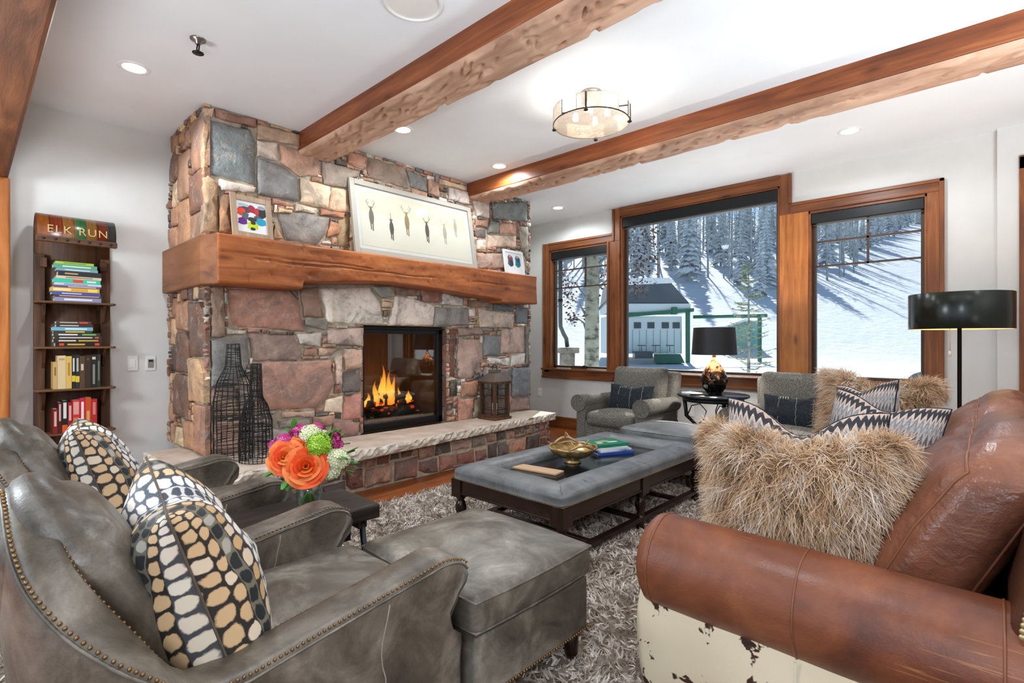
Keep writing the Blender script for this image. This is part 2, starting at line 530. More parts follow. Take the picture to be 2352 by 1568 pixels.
fv = math_n(t, 'SUBTRACT', math_n(t, 'FRACT', vv), .5)
ri = math_n(t, 'FLOOR', vv)
dd = math_n(t, 'SQRT', math_n(t, 'ADD', math_n(t, 'POWER', math_n(t, 'ABSOLUTE', fu), 2.6), math_n(t, 'POWER', math_n(t, 'MULTIPLY', math_n(t, 'ABSOLUTE', fv), 1.08), 2.6)))
cx_ = N(t, 'CombineXYZ'); t.links.new(ci, cx_.inputs[0]); t.links.new(ri, cx_.inputs[1])
wn = N(t, 'TexWhiteNoise'); t.links.new(cx_.outputs[0], wn.inputs[0])
colu = math_n(t, 'DIVIDE', ci, 14.0)
oval = ramp(t, colu, [(0, '#d7b48a'), (.08, '#1f2226'), (.17, '#cfa878'), (.26, '#efe9df'), (.35, '#e9e4dc'), (.44, '#2f3a48'), (.53, '#eee8e0'), (.62, '#d9b98d'), (.71, '#23262a'), (.80, '#d7b48a'), (.89, '#e6d9c6')], 'CONSTANT')
back = ramp(t, colu, [(0, '#2b2725'), (.08, '#77715f'), (.17, '#2e2927'), (.26, '#565a60'), (.35, '#454f5c'), (.44, '#c9c6c2'), (.53, '#3b4656'), (.62, '#2a2624'), (.71, '#6a6658'), (.80, '#2b2725'), (.89, '#494a4e')], 'CONSTANT')
ov2 = mixc(t, oval, '#efe6d8', math_n(t, 'MULTIPLY', math_n(t, 'GREATER_THAN', wn.outputs[0], .8), .5))
dd2 = math_n(t, 'ADD', dd, math_n(t, 'MULTIPLY', math_n(t, 'SUBTRACT', noise_t(t, ad.outputs[0], 40, 3), .5), .30))
msk = ramp(t, dd2, [(.29, (1,1,1,1)), (.37, (0,0,0,1))])
t.links.new(mixc(t, back, ov2, msk), b.inputs['Base Color'])
b.inputs['Roughness'].default_value = .55
# zigzag blanket print
m, t, b = newmat('zigzag_print')
tc = N(t, 'TexCoord'); s1 = N(t, 'SeparateXYZ'); t.links.new(tc.outputs['UV'], s1.inputs[0])
tri = math_n(t, 'PINGPONG', math_n(t, 'MULTIPLY', s1.outputs[0], 24.0), .5)
val = math_n(t, 'FRACT', math_n(t, 'MULTIPLY_ADD', s1.outputs[1], 2.3, math_n(t, 'MULTIPLY', tri, .42)))
zc = ramp(t, val, [(0, '#34363b'), (.24, '#c9b0a2'), (.46, '#5b5f66'), (.6, '#b5aaa4'), (.74, '#8b9096'), (.86, '#d2bdb0')], 'CONSTANT')
t.links.new(mixc(t, zc, ramp(t, noise_t(t, coords(t), 90, 2), [(.3,(.75,.75,.75,1)),(.7,(1.15,1.15,1.15,1))]), 1, 'MULTIPLY'), b.inputs['Base Color'])
b.inputs['Roughness'].default_value = .9
bump(t, b, noise_t(t, coords(t), 150, 2), .4, .004)
# glass
def glassy(name, tint, gloss=.08, rough=.02):
    m = bpy.data.materials.new(name); m.use_nodes = True; MT[name] = m
    t = m.node_tree; t.nodes.clear()
    o = N(t, 'OutputMaterial'); mx = N(t, 'MixShader'); tr = N(t, 'BsdfTransparent'); gl = N(t, 'BsdfGlossy')
    tr.inputs[0].default_value = hexc(tint); gl.inputs['Roughness'].default_value = rough
    lw = N(t, 'LayerWeight'); lw.inputs[0].default_value = .5
    f = math_n(t, 'MULTIPLY_ADD', math_n(t, 'POWER', lw.outputs['Facing'], 4.0), gloss*6, gloss)
    f = math_n(t, 'MINIMUM', f, .9)
    t.links.new(f, mx.inputs[0]); t.links.new(tr.outputs[0], mx.inputs[1]); t.links.new(gl.outputs[0], mx.inputs[2])
    t.links.new(mx.outputs[0], o.inputs[0])
    return m
glassy('window_glass', '#f6faf9', .015); glassy('fire_glass', '#d8d2cc', .14); glassy('frame_glass', '#fbfbfa', .018); glassy('vase_glass', '#eaf4ef', .10); glassy('lantern_glass', '#f0f2f2', .08)
m, t, b = newmat('seeded_glass')
b.inputs['Base Color'].default_value = hexc('#efe2d2'); b.inputs['Roughness'].default_value = .25
b.inputs['Transmission Weight'].default_value = .0; b.inputs['Alpha'].default_value = .55
t.links.new(ramp(t, noise_t(t, coords(t), 60, 4, .7), [(.35, (.55,.55,.55,1)), (.65, (.88,.88,.88,1))]), b.inputs['Alpha'])
b.inputs['Emission Color'].default_value = hexc('#ffe6c2'); b.inputs['Emission Strength'].default_value = .06
plain('bulb', '#fff4dc', .5, emit='#fff0cf', es=14)
plain('downlight', '#ffffff', .5, emit='#fff6ea', es=9)
plain('ember', '#3a1508', .9, emit='#ff4a14', es=.9)
mottled('log_bark', [(.3, '#1d1815'), (.55, '#4a3d33'), (.8, '#8d7f70')], 22, .9, .8, 40, bdist=.01)
mottled('firebrick', [(.3, '#3a2a20'), (.55, '#5b4331'), (.8, '#77593f')], 3, .7, .3, 20)
mottled('ash', [(.3, '#6b6358'), (.7, '#a39a8b')], 40, .95, .6, 60)
m = bpy.data.materials.new('flame'); m.use_nodes = True; MT['flame'] = m
t = m.node_tree; t.nodes.clear(); o_ = N(t, 'OutputMaterial'); mx = N(t, 'MixShader'); tr = N(t, 'BsdfTransparent'); em = N(t, 'Emission')
tc = N(t, 'TexCoord'); sx = N(t, 'SeparateXYZ'); t.links.new(tc.outputs['Generated'], sx.inputs[0])
t.links.new(ramp(t, sx.outputs[2], [(0, '#ff8a1e'), (.35, '#ffd25a'), (.6, '#ffb93c'), (1, '#f06a12')]), em.inputs[0]); em.inputs[1].default_value = 2.6
lw = N(t, 'LayerWeight'); lw.inputs[0].default_value = .35
t.links.new(math_n(t, 'MULTIPLY', math_n(t, 'SUBTRACT', 1.0, lw.outputs['Facing']), ramp(t, sx.outputs[2], [(.4, (.95,.95,.95,1)), (1, (.25,.25,.25,1))])), mx.inputs[0])
t.links.new(tr.outputs[0], mx.inputs[1]); t.links.new(em.outputs[0], mx.inputs[2]); t.links.new(mx.outputs[0], o_.inputs[0])
# lamps
plain('shade_black', '#131a12', .22, .1)
plain('shade_black_small', '#0e0f10', .5)
plain('shade_inner', '#e8c58a', .5, emit='#ffcf8a', es=1.1)
m, t, b = newmat('lamp_glass')
v = coords(t); f = noise_t(t, v, 26, 4, .6, .5)
sx = N(t, 'SeparateXYZ'); t.links.new(coords(t, (1,1,1), 'Generated'), sx.inputs[0])
hgt = math_n(t, 'MULTIPLY', math_n(t, 'SUBTRACT', sx.outputs[2], .5), .5)
t.links.new(ramp(t, math_n(t, 'ADD', f, hgt), [(.46, '#0c0b0a'), (.56, '#6e3f1d'), (.66, '#c98a52'), (.8, '#e0b183')]), b.inputs['Base Color'])
b.inputs['Roughness'].default_value = .1; b.inputs['Metallic'].default_value = .3
plain('copper', '#b07a4d', .35, .8)
plain('black_gloss', '#101418', .15)
# toboggan
m, t, b = newmat('toboggan_slats')
tc = N(t, 'TexCoord'); sx = N(t, 'SeparateXYZ'); t.links.new(tc.outputs['Object'], sx.inputs[0])
fy = math_n(t, 'MULTIPLY_ADD', sx.outputs[1], 1/.45, .5)
sl = ramp(t, fy, [(0, '#84491f'), (.15, '#6e2f1a'), (.31, '#7a5026'), (.475, '#1e5a2c'), (.6, '#7c5a2b'), (.74, '#6e2b1a'), (.88, '#3f4448')], 'CONSTANT')
gap = ramp(t, math_n(t, 'ABSOLUTE', math_n(t, 'SUBTRACT', math_n(t, 'FRACT', math_n(t, 'MULTIPLY', fy, 6.6)), .5)), [(.46, (1,1,1,1)), (.49, (.25,.2,.15,1))])
t.links.new(mixc(t, sl, mixc(t, gap, ramp(t, noise_t(t, coords(t, (1,12,1)), 6, 4), [(.3,(.7,.65,.6,1)),(.7,(1.2,1.15,1.1,1))]), 1, 'MULTIPLY'), 1, 'MULTIPLY'), b.inputs['Base Color'])
b.inputs['Roughness'].default_value = .25
plain('gold_letter', '#c49a5c', .4)
# bowl, books etc.
m, t, b = newmat('bowl_gold')
f = noise_t(t, coords(t), 14, 5, .65, 1.0)
t.links.new(ramp(t, f, [(.3, '#6e5226'), (.5, '#b08f52'), (.7, '#d9cba8')]), b.inputs['Base Color'])
b.inputs['Metallic'].default_value = .6; b.inputs['Roughness'].default_value = .3
plain('branch_gold', '#b79668', .35, .5)
plain('note_tan', '#c4a07c', .6)
plain('green_stem', '#76a540', .6); plain('leaf_green', '#4a8a2c', .55); plain('water', '#cfe0d6', .1)
# outside
m, t, b = newmat('snow')
f = noise_t(t, coords(t), .25, 6, .6)
t.links.new(ramp(t, f, [(.3, '#eef2f8'), (.7, '#fbfcfe')]), b.inputs['Base Color'])
b.inputs['Roughness'].default_value = .8
bump(t, b, noise_t(t, coords(t, (1,1,1)), 1.2, 6, .65), .5, .35)
plain('snow_cap', '#f2f5fa', .85)
m, t, b = newmat('snowy_hazed_needle')  # snow above; needle colours also paled to stand for haze and backlight
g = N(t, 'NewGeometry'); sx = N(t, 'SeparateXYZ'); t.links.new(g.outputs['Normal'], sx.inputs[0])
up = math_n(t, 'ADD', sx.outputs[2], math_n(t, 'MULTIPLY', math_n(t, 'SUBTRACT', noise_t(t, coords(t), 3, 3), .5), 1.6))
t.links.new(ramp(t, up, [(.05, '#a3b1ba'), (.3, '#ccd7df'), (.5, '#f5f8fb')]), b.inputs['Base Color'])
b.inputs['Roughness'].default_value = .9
mottled('needle_green', [(.3, '#5d7050'), (.6, '#8b9a72'), (.85, '#c7cfb4')], 6, .8, .2, 30)
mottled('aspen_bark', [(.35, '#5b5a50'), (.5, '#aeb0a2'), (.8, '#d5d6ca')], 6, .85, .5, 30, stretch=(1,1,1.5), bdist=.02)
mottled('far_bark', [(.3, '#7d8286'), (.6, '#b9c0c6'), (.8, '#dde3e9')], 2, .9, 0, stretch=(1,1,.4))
mottled('dead_leaf', [(.3, '#4d3229'), (.7, '#7a5546')], 30, .8, 0)
mottled('pillar_stone', [(.3, '#6b6560'), (.5, '#8d857c'), (.7, '#a79d92')], 9, .9, .8, 20, bdist=.03)
plain('flue_grey', '#5b6066', .45, .5)
plain('lift_green', '#2b6d57', .5); plain('lift_panel', '#dfe9ea', .6); plain('lift_roof', '#4b5660', .25); plain('lift_dark', '#3c4a52', .3)
plain('board_grey', '#5d646c', .4); plain('board_red', '#c0504a', .5)
plain('lift_aqua', '#7fb5ad', .5)
# ------------------------------------------------------------------ room shell
H = 3.01
WX = -5.2      # wall behind the fireplace
WY = 5.92      # window wall
ob = struct(M().box(WX-.2, 2.6, -2.6, WY+.2, -.12, 0).build('floor', MT['floor_wood']))
ob = struct(M().box(WX-.2, 2.6, -2.4, WY+.2, H, H+.2).build('ceiling', MT['ceiling_paint']))
ob = struct(M().box(WX-.2, WX, -2.4, WY+.2, 0, H).build('wall_left', MT['wall_paint']))
# window wall around three openings
OP = [(-4.78, -3.76, .84, 2.58), (-3.585, -1.64, .84, 2.90), (-1.385, -.42, .84, 2.58)]
b = M()
xs = [WX] + [q for o in OP for q in o[:2]] + [2.6]
for i in range(0, len(xs), 2): b.box(xs[i], xs[i+1], WY, WY+.2, 0, H)
for x0, x1, z0, z1 in OP:
    b.box(x0, x1, WY, WY+.2, 0, z0); b.box(x0, x1, WY, WY+.2, z1, H)
wb = struct(b.build('wall_back', MT['wall_paint']))
b = M().box(.027, 2.6, WY-.07, WY-.001, 0, H); b.box(2.5, 2.6, -2.4, WY-.07, 0, H)
struct(b.build('wall_right', MT['wall_paint']))
b = M().box(WX+.001, WX+.02, -1.0, 1.02, 0, .16)
struct(b.build('baseboard_left', MT['trim_x'], bevel=.004))
b = M().box(WX+.02, .02, WY-.02, WY-.001, 0, .165); b.box(WX+.02, .02, WY-.026, WY-.001, .13, .165)
struct(b.build('baseboard_back', MT['trim_x'], bevel=.004))
struct(M().box(WX-1.2, 4.2, WY+.2, WY+1.62, 3.32, 3.5).build('sun_cut_eave', MT['old_wood']))  # unseen overhang, added and sized to cut the sun through the windows

# windows: casing, sash, pane, muntins, roller shade
def window(n, op, casing, muntin, shade_h):
    x0, x1, z0, z1 = op
    r = group_empty('window_%d' % n, ((x0+x1)/2, WY, z0)); struct(r)
    def P(m_, name, mat, **k):
        m_.xf(Matrix.Translation((-(x0+x1)/2, -WY, -z0)))
        return m_.build(name, MT[mat], r, **k)
    casing(P)
    jd = .13   # depth of the reveal
    j = M()
    j.box(x0-.012, x0+.028, WY-.006, WY+jd, z0, z1); j.box(x1-.028, x1+.012, WY-.006, WY+jd, z0, z1)
    P(j, 'jamb', 'trim_z', bevel=.003)
    j = M(); j.box(x0, x1, WY-.006, WY+jd, z1-.028, z1+.012)
    P(j, 'head_jamb', 'trim_x', bevel=.003)
    j = M(); j.box(x0, x1, WY-.004, WY+jd, z0-.012, z0+.03)
    P(j, 'sill_board', 'trim_x', bevel=.003)
    s = M(); a, bb, c, d = x0+.028, x1-.028, z0+.03, z1-.03; t_ = .032; y0, y1 = WY+.07, WY+.12
    s.box(a, a+t_, y0, y1, c, d); s.box(bb-t_, bb, y0, y1, c, d); s.box(a, bb, y0, y1, c, c+t_); s.box(a, bb, y0, y1, d-t_, d)
    P(s, 'sash', 'bronze_frame', bevel=.004)
    g = M().box(a+t_-.004, bb-t_+.004, WY+.093, WY+.099, c+t_-.004, d-t_+.004)
    P(g, 'pane', 'window_glass')
    if muntin:
        xm, zs = muntin
        for z in zs: P(M().box(a+t_, bb-t_, WY+.082, WY+.108, z-.009, z+.009), 'muntin', 'bronze_frame')
        P(M().box(xm-.009, xm+.009, WY+.082, WY+.108, zs[0]-.009, d-t_), 'muntin', 'bronze_frame')
    sh = M().box(x0+.03, x1-.03, WY+.0, WY+.065, z1-.03-shade_h, z1-.03)
    so = P(sh, 'roller_shade', 'black_metal', bevel=.006)
    rod = M().tube([(x0+.035, WY+.05, z1-.03-shade_h-.012), (x1-.035, WY+.05, z1-.03-shade_h-.012)], .009, 8)
    P(rod, 'shade_hem_bar', 'grey_plastic')
    return r
CO, CI = .055, .03
def profile_v(P, x0, x1, z0, z1):      # upright casing: flat board with raised bands
    m_ = M().box(x0, x1, WY-.022, WY, z0, z1)
    P(m_, 'casing', 'trim_z', bevel=.003)
    m_ = M().box(x0, x0+.03, WY-.036, WY-.02, z0, z1)
    P(m_, 'casing_band', 'trim_z', bevel=.004)
def profile_h(P, x0, x1, z0, z1, band_top=True, name='head_casing'):
    m_ = M().box(x0, x1, WY-.022, WY, z0, z1)
    P(m_, name, 'trim_x', bevel=.003)
    zz = (z1-.03, z1) if band_top else (z0, z0+.03)
    P(M().box(x0, x1, WY-.036, WY-.02, *zz), name + '_band', 'trim_x', bevel=.004)
def cas1(P):
    profile_v(P, -4.88, -4.77, .80, 2.69)
    profile_h(P, -4.77, -3.69, 2.58, 2.69)
    profile_h(P, -4.90, -3.69, .715, .84, False, 'apron')
    P(M().box(-4.905, -3.63, WY-.05, WY, .835, .86), 'stool', 'trim_x', bevel=.005)
def cas2(P):
    profile_v(P, -3.77, -3.58, .84, 2.58); profile_v(P, -3.69, -3.58, 2.58, 3.0)
    profile_h(P, -3.58, -1.64, 2.89, 3.0)
    profile_h(P, -3.69, -1.52, .715, .84, False, 'apron')
    P(M().box(-3.63, -1.5, WY-.05, WY, .835, .86), 'stool', 'trim_x', bevel=.005)
    m_ = M().box(-1.645, -1.53, WY-.022, WY, 2.58, 3.0); P(m_, 'casing', 'trim_z', bevel=.003)
    m_ = M().box(-1.56, -1.53, WY-.036, WY-.02, 2.69, 3.0); P(m_, 'casing_band', 'trim_z', bevel=.004)
def cas3(P):
    m_ = M().box(-1.645, -1.375, WY-.022, WY, .84, 2.58); P(m_, 'mullion_post', 'post_wood', bevel=.003)
    profile_h(P, -1.53, -.31, 2.58, 2.69)
    profile_h(P, -1.52, -.29, .715, .84, False, 'apron')
    P(M().box(-1.5, -.29, WY-.05, WY, .835, .86), 'stool', 'trim_x', bevel=.005)
    m_ = M().box(-.43, -.31, WY-.022, WY, .86, 2.58); P(m_, 'casing', 'trim_z', bevel=.003)
    m_ = M().box(-.345, -.31, WY-.036, WY-.02, .86, 2.69); P(m_, 'casing_band', 'trim_z', bevel=.004)
w1 = window(1, OP[0], cas1, (-4.20, (2.03, 2.29)), .10)
M().box(.02, .12, .045, .075, .03, .05).tube([(.07, .045, .05), (.07, .03, .065), (.11, .02, .07)], .008, 6).build('crank_handle', MT['dark_bronze'], w1)
window(2, OP[1], cas2, None, .125)
window(3, OP[2], cas3, (-.885, (2.02, 2.268)), .10)
# door casing at the far right
d = group_empty('door_1', (.6, WY-.07, 0)); struct(d)
def PD(m_, name, mat, **k):
    m_.xf(Matrix.Translation((-.6, -(WY-.07), 0))); return m_.build(name, MT[mat], d, **k)
PD(M().box(.157, .27, WY-.095, WY-.07, 0, 2.74), 'casing', 'trim_z', bevel=.004)
PD(M().box(1.15, 1.26, WY-.095, WY-.07, 0, 2.74), 'casing', 'trim_z', bevel=.004)
PD(M().box(.157, 1.26, WY-.095, WY-.07, 2.64, 2.75), 'head_casing', 'trim_x', bevel=.004)
PD(M().box(.27, 1.15, WY-.085, WY-.07, .01, 2.64), 'door_panel', 'trim_z')

# ceiling beams
def beam(n, y0, y1, z0, x0=-4.30, x1=2.5, hewn=True, seed=1):
    r = group_empty('trim_%d' % n, (0, (y0+y1)/2, z0)); struct(r)
    b = M().box(x0, x1, y0, y1, z0+.012, H+.02)
    b.xf(Matrix.Translation((0, -(y0+y1)/2, -z0)))
    b.build('beam', MT['beam_wood'], r, bevel=.012)
    # underside carved with overlapping gouge marks
    rng = random.Random(seed); yc = (y1-y0)/2
    marks = []
    for k in range(int((x1-x0)*34)):
        marks.append((rng.uniform(x0, x1), rng.uniform(-yc, yc), rng.uniform(.04, .085), rng.uniform(.014, .028), rng.uniform(-.8, .2), rng.uniform(.012, .028)))
    cells = {}
    for mk in marks: 
        for q in (-1, 0, 1): cells.setdefault(int(mk[0]*10)+q, []).append(mk)
    def fn(u, v):
        x = x0+.004+(x1-x0-.008)*u; y = -yc+2*yc*v; e = .006*noise.noise((x*3, y*9, seed))
        for mx, my, a, bb, an, dp in cells.get(int(x*10), ()):
            dx, dy = x-mx, y-my; ca, sa = math.cos(an), math.sin(an)
            q = ((dx*ca+dy*sa)/a)**2 + ((-dx*sa+dy*ca)/bb)**2
            if q < 1: e = max(e, dp*(1-q)) if e > .004 else e+dp*(1-q)
        edge = min(1, (yc-abs(y))/.012)
        return (x, y, min(.0115, .011 - edge*.034 + edge*e))
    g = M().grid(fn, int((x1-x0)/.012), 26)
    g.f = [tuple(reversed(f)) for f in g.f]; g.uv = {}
    g.build('hewn_underside', MT['hewn_wood_lit'], r)
    return r
beam(1, 1.935, 2.225, 2.845, seed=3)
beam(2, 3.84, 4.13, 2.845, seed=5)
# opening at the left: header beam and post
r = group_empty('trim_3', (-2, 0, 2.40)); struct(r)
M().box(-3.2, 4.4, -.42, .225, 0, .36).build('beam', MT['header_wood'], r, bevel=.02)
M().box(-3.2, 4.4, -.36, .17, .36, .62).build('header_wall', MT['wall_paint'], r)
struct(M().box(WX+.001, WX+.16, -.10, .232, 0, 2.40).build('trim_4', MT['post_wood'], bevel=.012))

# recessed lights, ceiling speaker, sprinkler
def downlight(x, y, label, first=[None]):
    if first[0] is None:
        r = thing('recessed_light', label, 'light', (x, y, H), 0, 'recessed ceiling lights')
        r0 = M().lathe([(.088, 0), (.088, -.004), (.078, -.008), (.064, -.006), (.060, .0)], 32, cap=False).build('trim_ring', MT['white_trim'], r)
        M().lathe([(0, -.003), (.064, -.003)], 32, cap=False).build('lens', MT['downlight'], r)
        l = bpy.data.lights.new('lamp', 'SPOT'); l.energy = CAN_W; l.color = (.86, .945, 1); l.spot_size = math.radians(168); l.spot_blend = .45; l.shadow_soft_size = .06
        lo = bpy.data.objects.new('lamp', l); C.objects.link(lo); lo.parent = r; lo.location = (0, 0, -.02)
        first[0] = r; return r
    return dup(first[0], (x, y, H), label=label)
downlight(-4.03, .755, 'bright recessed light near the ceiling corner left of the stone chimney')
downlight(-3.577, 2.498, 'recessed light in the ceiling between the beams above the deer picture')
downlight(-3.615, 3.681, 'small recessed light beside the far beam above the fireplace')
downlight(-4.18, 5.357, 'recessed light in the far ceiling corner above the narrow left window')
downlight(-.871, 5.064, 'recessed light in the ceiling above the right hand window')
for x, y in ((-.9, 1.0), (1.4, 1.0), (1.6, 2.6), (-3.6, -1.4), (-1.2, -1.4), (1.2, -1.4)):  # extra unseen spots added to fill the room with light, no fixtures
    l = bpy.data.lights.new('room_fill_spot', 'SPOT'); l.energy = CAN_W; l.color = (.86, .945, 1); l.spot_size = math.radians(150); l.spot_blend = .8; l.shadow_soft_size = .06
    lo = bpy.data.objects.new('room_fill_spot', l); C.objects.link(lo); lo.location = (x, y, H-.02)
r = thing('ceiling_speaker', 'round white speaker grille set in the ceiling at top edge of the view', 'speaker', (-2.198, 1.60, H))
M().lathe([(.155, 0), (.155, -.006), (.148, -.012), (.136, -.012), (.134, -.004)], 48, cap=False).build('trim_ring', MT['white_trim'], r)
M().lathe([(0, -.007), (.08, -.0065), (.135, -.004)], 48, cap=False).build('grille', MT['white_plastic'], r)
r = thing('fire_sprinkler', 'small chrome fire sprinkler head hanging from the left ceiling', 'sprinkler', (-3.381, .939, H))
M().lathe([(.042, 0), (.04, -.008), (.02, -.012), (.014, -.03), (.008, -.032)], 20, cap=False).build('escutcheon', MT['nickel'], r)
f = M()
for s in (-1, 1): f.tube([(s*.008, 0, -.028), (s*.022, 0, -.045), (s*.02, 0, -.062), (0, 0, -.074)], .004, 6)
f.build('frame_arms', MT['black_metal'], r)
f = M().lathe([(0, -.074), (.008, -.076), (.03, -.08), (.03, -.083), (0, -.085)], 18)
for k in range(10):
    a = 2*PI*k/10; f.box(.026*math.cos(a)-.004, .026*math.cos(a)+.004, .026*math.sin(a)-.004, .026*math.sin(a)+.004, -.084, -.079)
f.build('deflector', MT['black_metal'], r)

# drum ceiling light
r = thing('ceiling_light', 'round drum ceiling light of seeded glass panels on metal brackets', 'light', (-2.075, 3.04, H))
M().lathe([(.075, 0), (.075, -.012), (.068, -.016), (.068, -.075), (.03, -.082), (.012, -.09), (.012, -.16), (.03, -.165), (0, -.17)], 32).build('canopy', MT['nickel'], r)
M().lathe([(.0, -.232), (.262, -.232), (.266, -.226), (.262, -.220), (0, -.220)], 56, cap=False).build('glass_disc', MT['seeded_glass'], r)
M().tube([(.266*math.cos(2*PI*k/64), .266*math.sin(2*PI*k/64), -.222) for k in range(64)], .0045, 6, True).build('rim_ring', MT['dark_bronze'], r)
for k in range(4):
    a0 = math.radians(45+90*k+18-50); a1 = a0+math.radians(64)
    g = M(); 
    def fn(u, v, a0=a0, a1=a1):
        a = a0+(a1-a0)*u; q = v*2*PI
        rr = .268+.005*math.cos(q); z = -.165+.052*math.sin(q)
        return (rr*math.cos(a), rr*math.sin(a), z)
    g.grid(lambda u, v: ((.263)*math.cos(a0+(a1-a0)*u), (.263)*math.sin(a0+(a1-a0)*u), -.218+.1*v), 16, 2)
    g.grid(lambda u, v: ((.270)*math.cos(a0+(a1-a0)*u), (.270)*math.sin(a0+(a1-a0)*u), -.118-.1*v), 16, 2)
    p_ = g.build('glass_panel', MT['seeded_glass'], r)
    e = M(); e.tube([(.267*math.cos(a0+(a1-a0)*i/16), .267*math.sin(a0+(a1-a0)*i/16), -.118) for i in range(17)], .003, 5)
    for aa in (a0, a1): e.tube([(.267*math.cos(aa), .267*math.sin(aa), -.218), (.267*math.cos(aa), .267*math.sin(aa), -.118)], .003, 5)
    e.build('panel_edge', MT['dark_bronze'], p_)
for k in range(4):
    a = math.radians(45+90*k-20+2)
    g = M().tube([(.268*math.cos(a), .268*math.sin(a), -.232), (.268*math.cos(a), .268*math.sin(a), -.115)], .007, 8)
    g.tube([(.03*math.cos(a), .03*math.sin(a), -.12), (.268*math.cos(a), .268*math.sin(a), -.12)], .005, 6)
    g.sphere((.266*math.cos(a), .266*math.sin(a), -.236), (.016, .016, .008), 10, 6)
    g.build('bracket', MT['dark_bronze'], r)
for k in range(4):
    a = math.radians(90*k+20)
    M().lathe([(0, -.19), (.018, -.18), (.022, -.165), (.014, -.14), (.012, -.125), (0, -.124)], 14, (.115*math.cos(a), .115*math.sin(a), 0)).build('bulb', MT['bulb'], r)
l = bpy.data.lights.new('lamp', 'POINT'); l.energy = 24; l.color = (1, .97, .93); l.shadow_soft_size = .08
lo = bpy.data.objects.new('lamp', l); C.objects.link(lo); lo.parent = r; lo.location = (0, 0, -.10)

# wall plates
def plate(name, y, z, label, cat, kind):
    r = thing(name, label, cat, (WX, y, z))
    M().box(.001, .008, -.036, .036, -.06, .06).build('cover_plate', MT['white_plastic'], r, bevel=.003)
    if kind == 'switch': M().box(.008, .012, -.017, .017, -.034, .034).build('rocker', MT['white_trim'], r, bevel=.002)
    else:
        M().box(.008, .014, -.02, .02, -.036, .036).build('control_body', MT['grey_plastic'], r, bevel=.002)
        M().box(.014, .0155, -.015, .015, .014, .028).build('display', MT['black_metal'], r)
# unseen upward spots added to brighten the ceiling, without fixtures
for x, y, z, e in CEILING_FILL:
    l = bpy.data.lights.new('ceiling_fill_light', 'SPOT'); l.energy = e; l.color = (.86, .945, 1); l.spot_size = math.radians(165); l.spot_blend = .5; l.shadow_soft_size = .3
    lo = bpy.data.objects.new('ceiling_fill_light', l); C.objects.link(lo); lo.location = (x, y, z); lo.rotation_euler = (PI, 0, 0)
for x, y, z, e in REAR_FILL:  # added fill from behind the viewer, no lamp bodies
    l = bpy.data.lights.new('rear_fill_light', 'POINT'); l.energy = e; l.color = (.86, .945, 1); l.shadow_soft_size = .3
    lo = bpy.data.objects.new('rear_fill_light', l); C.objects.link(lo); lo.location = (x, y, z)
plate('light_switch', .965, 1.068, 'white rocker light switch plate on the wall beside the toboggan shelf', 'switch', 'switch')
plate('wall_thermostat', 1.088, 1.066, 'white plate with grey control display nearest the stone chimney', 'thermostat', 'thermo')
r = thing('wall_outlet', 'white electrical outlet low on the window wall by the hearth end', 'outlet', (-4.962, WY, .492))
M().box(-.036, .036, -.007, -.001, -.06, .06).build('cover_plate', MT['white_plastic'], r, bevel=.003)
for dz in (-.022, .022): M().box(-.016, .016, -.009, -.007, dz-.014, dz+.014).build('socket', MT['white_trim'], r, bevel=.001)
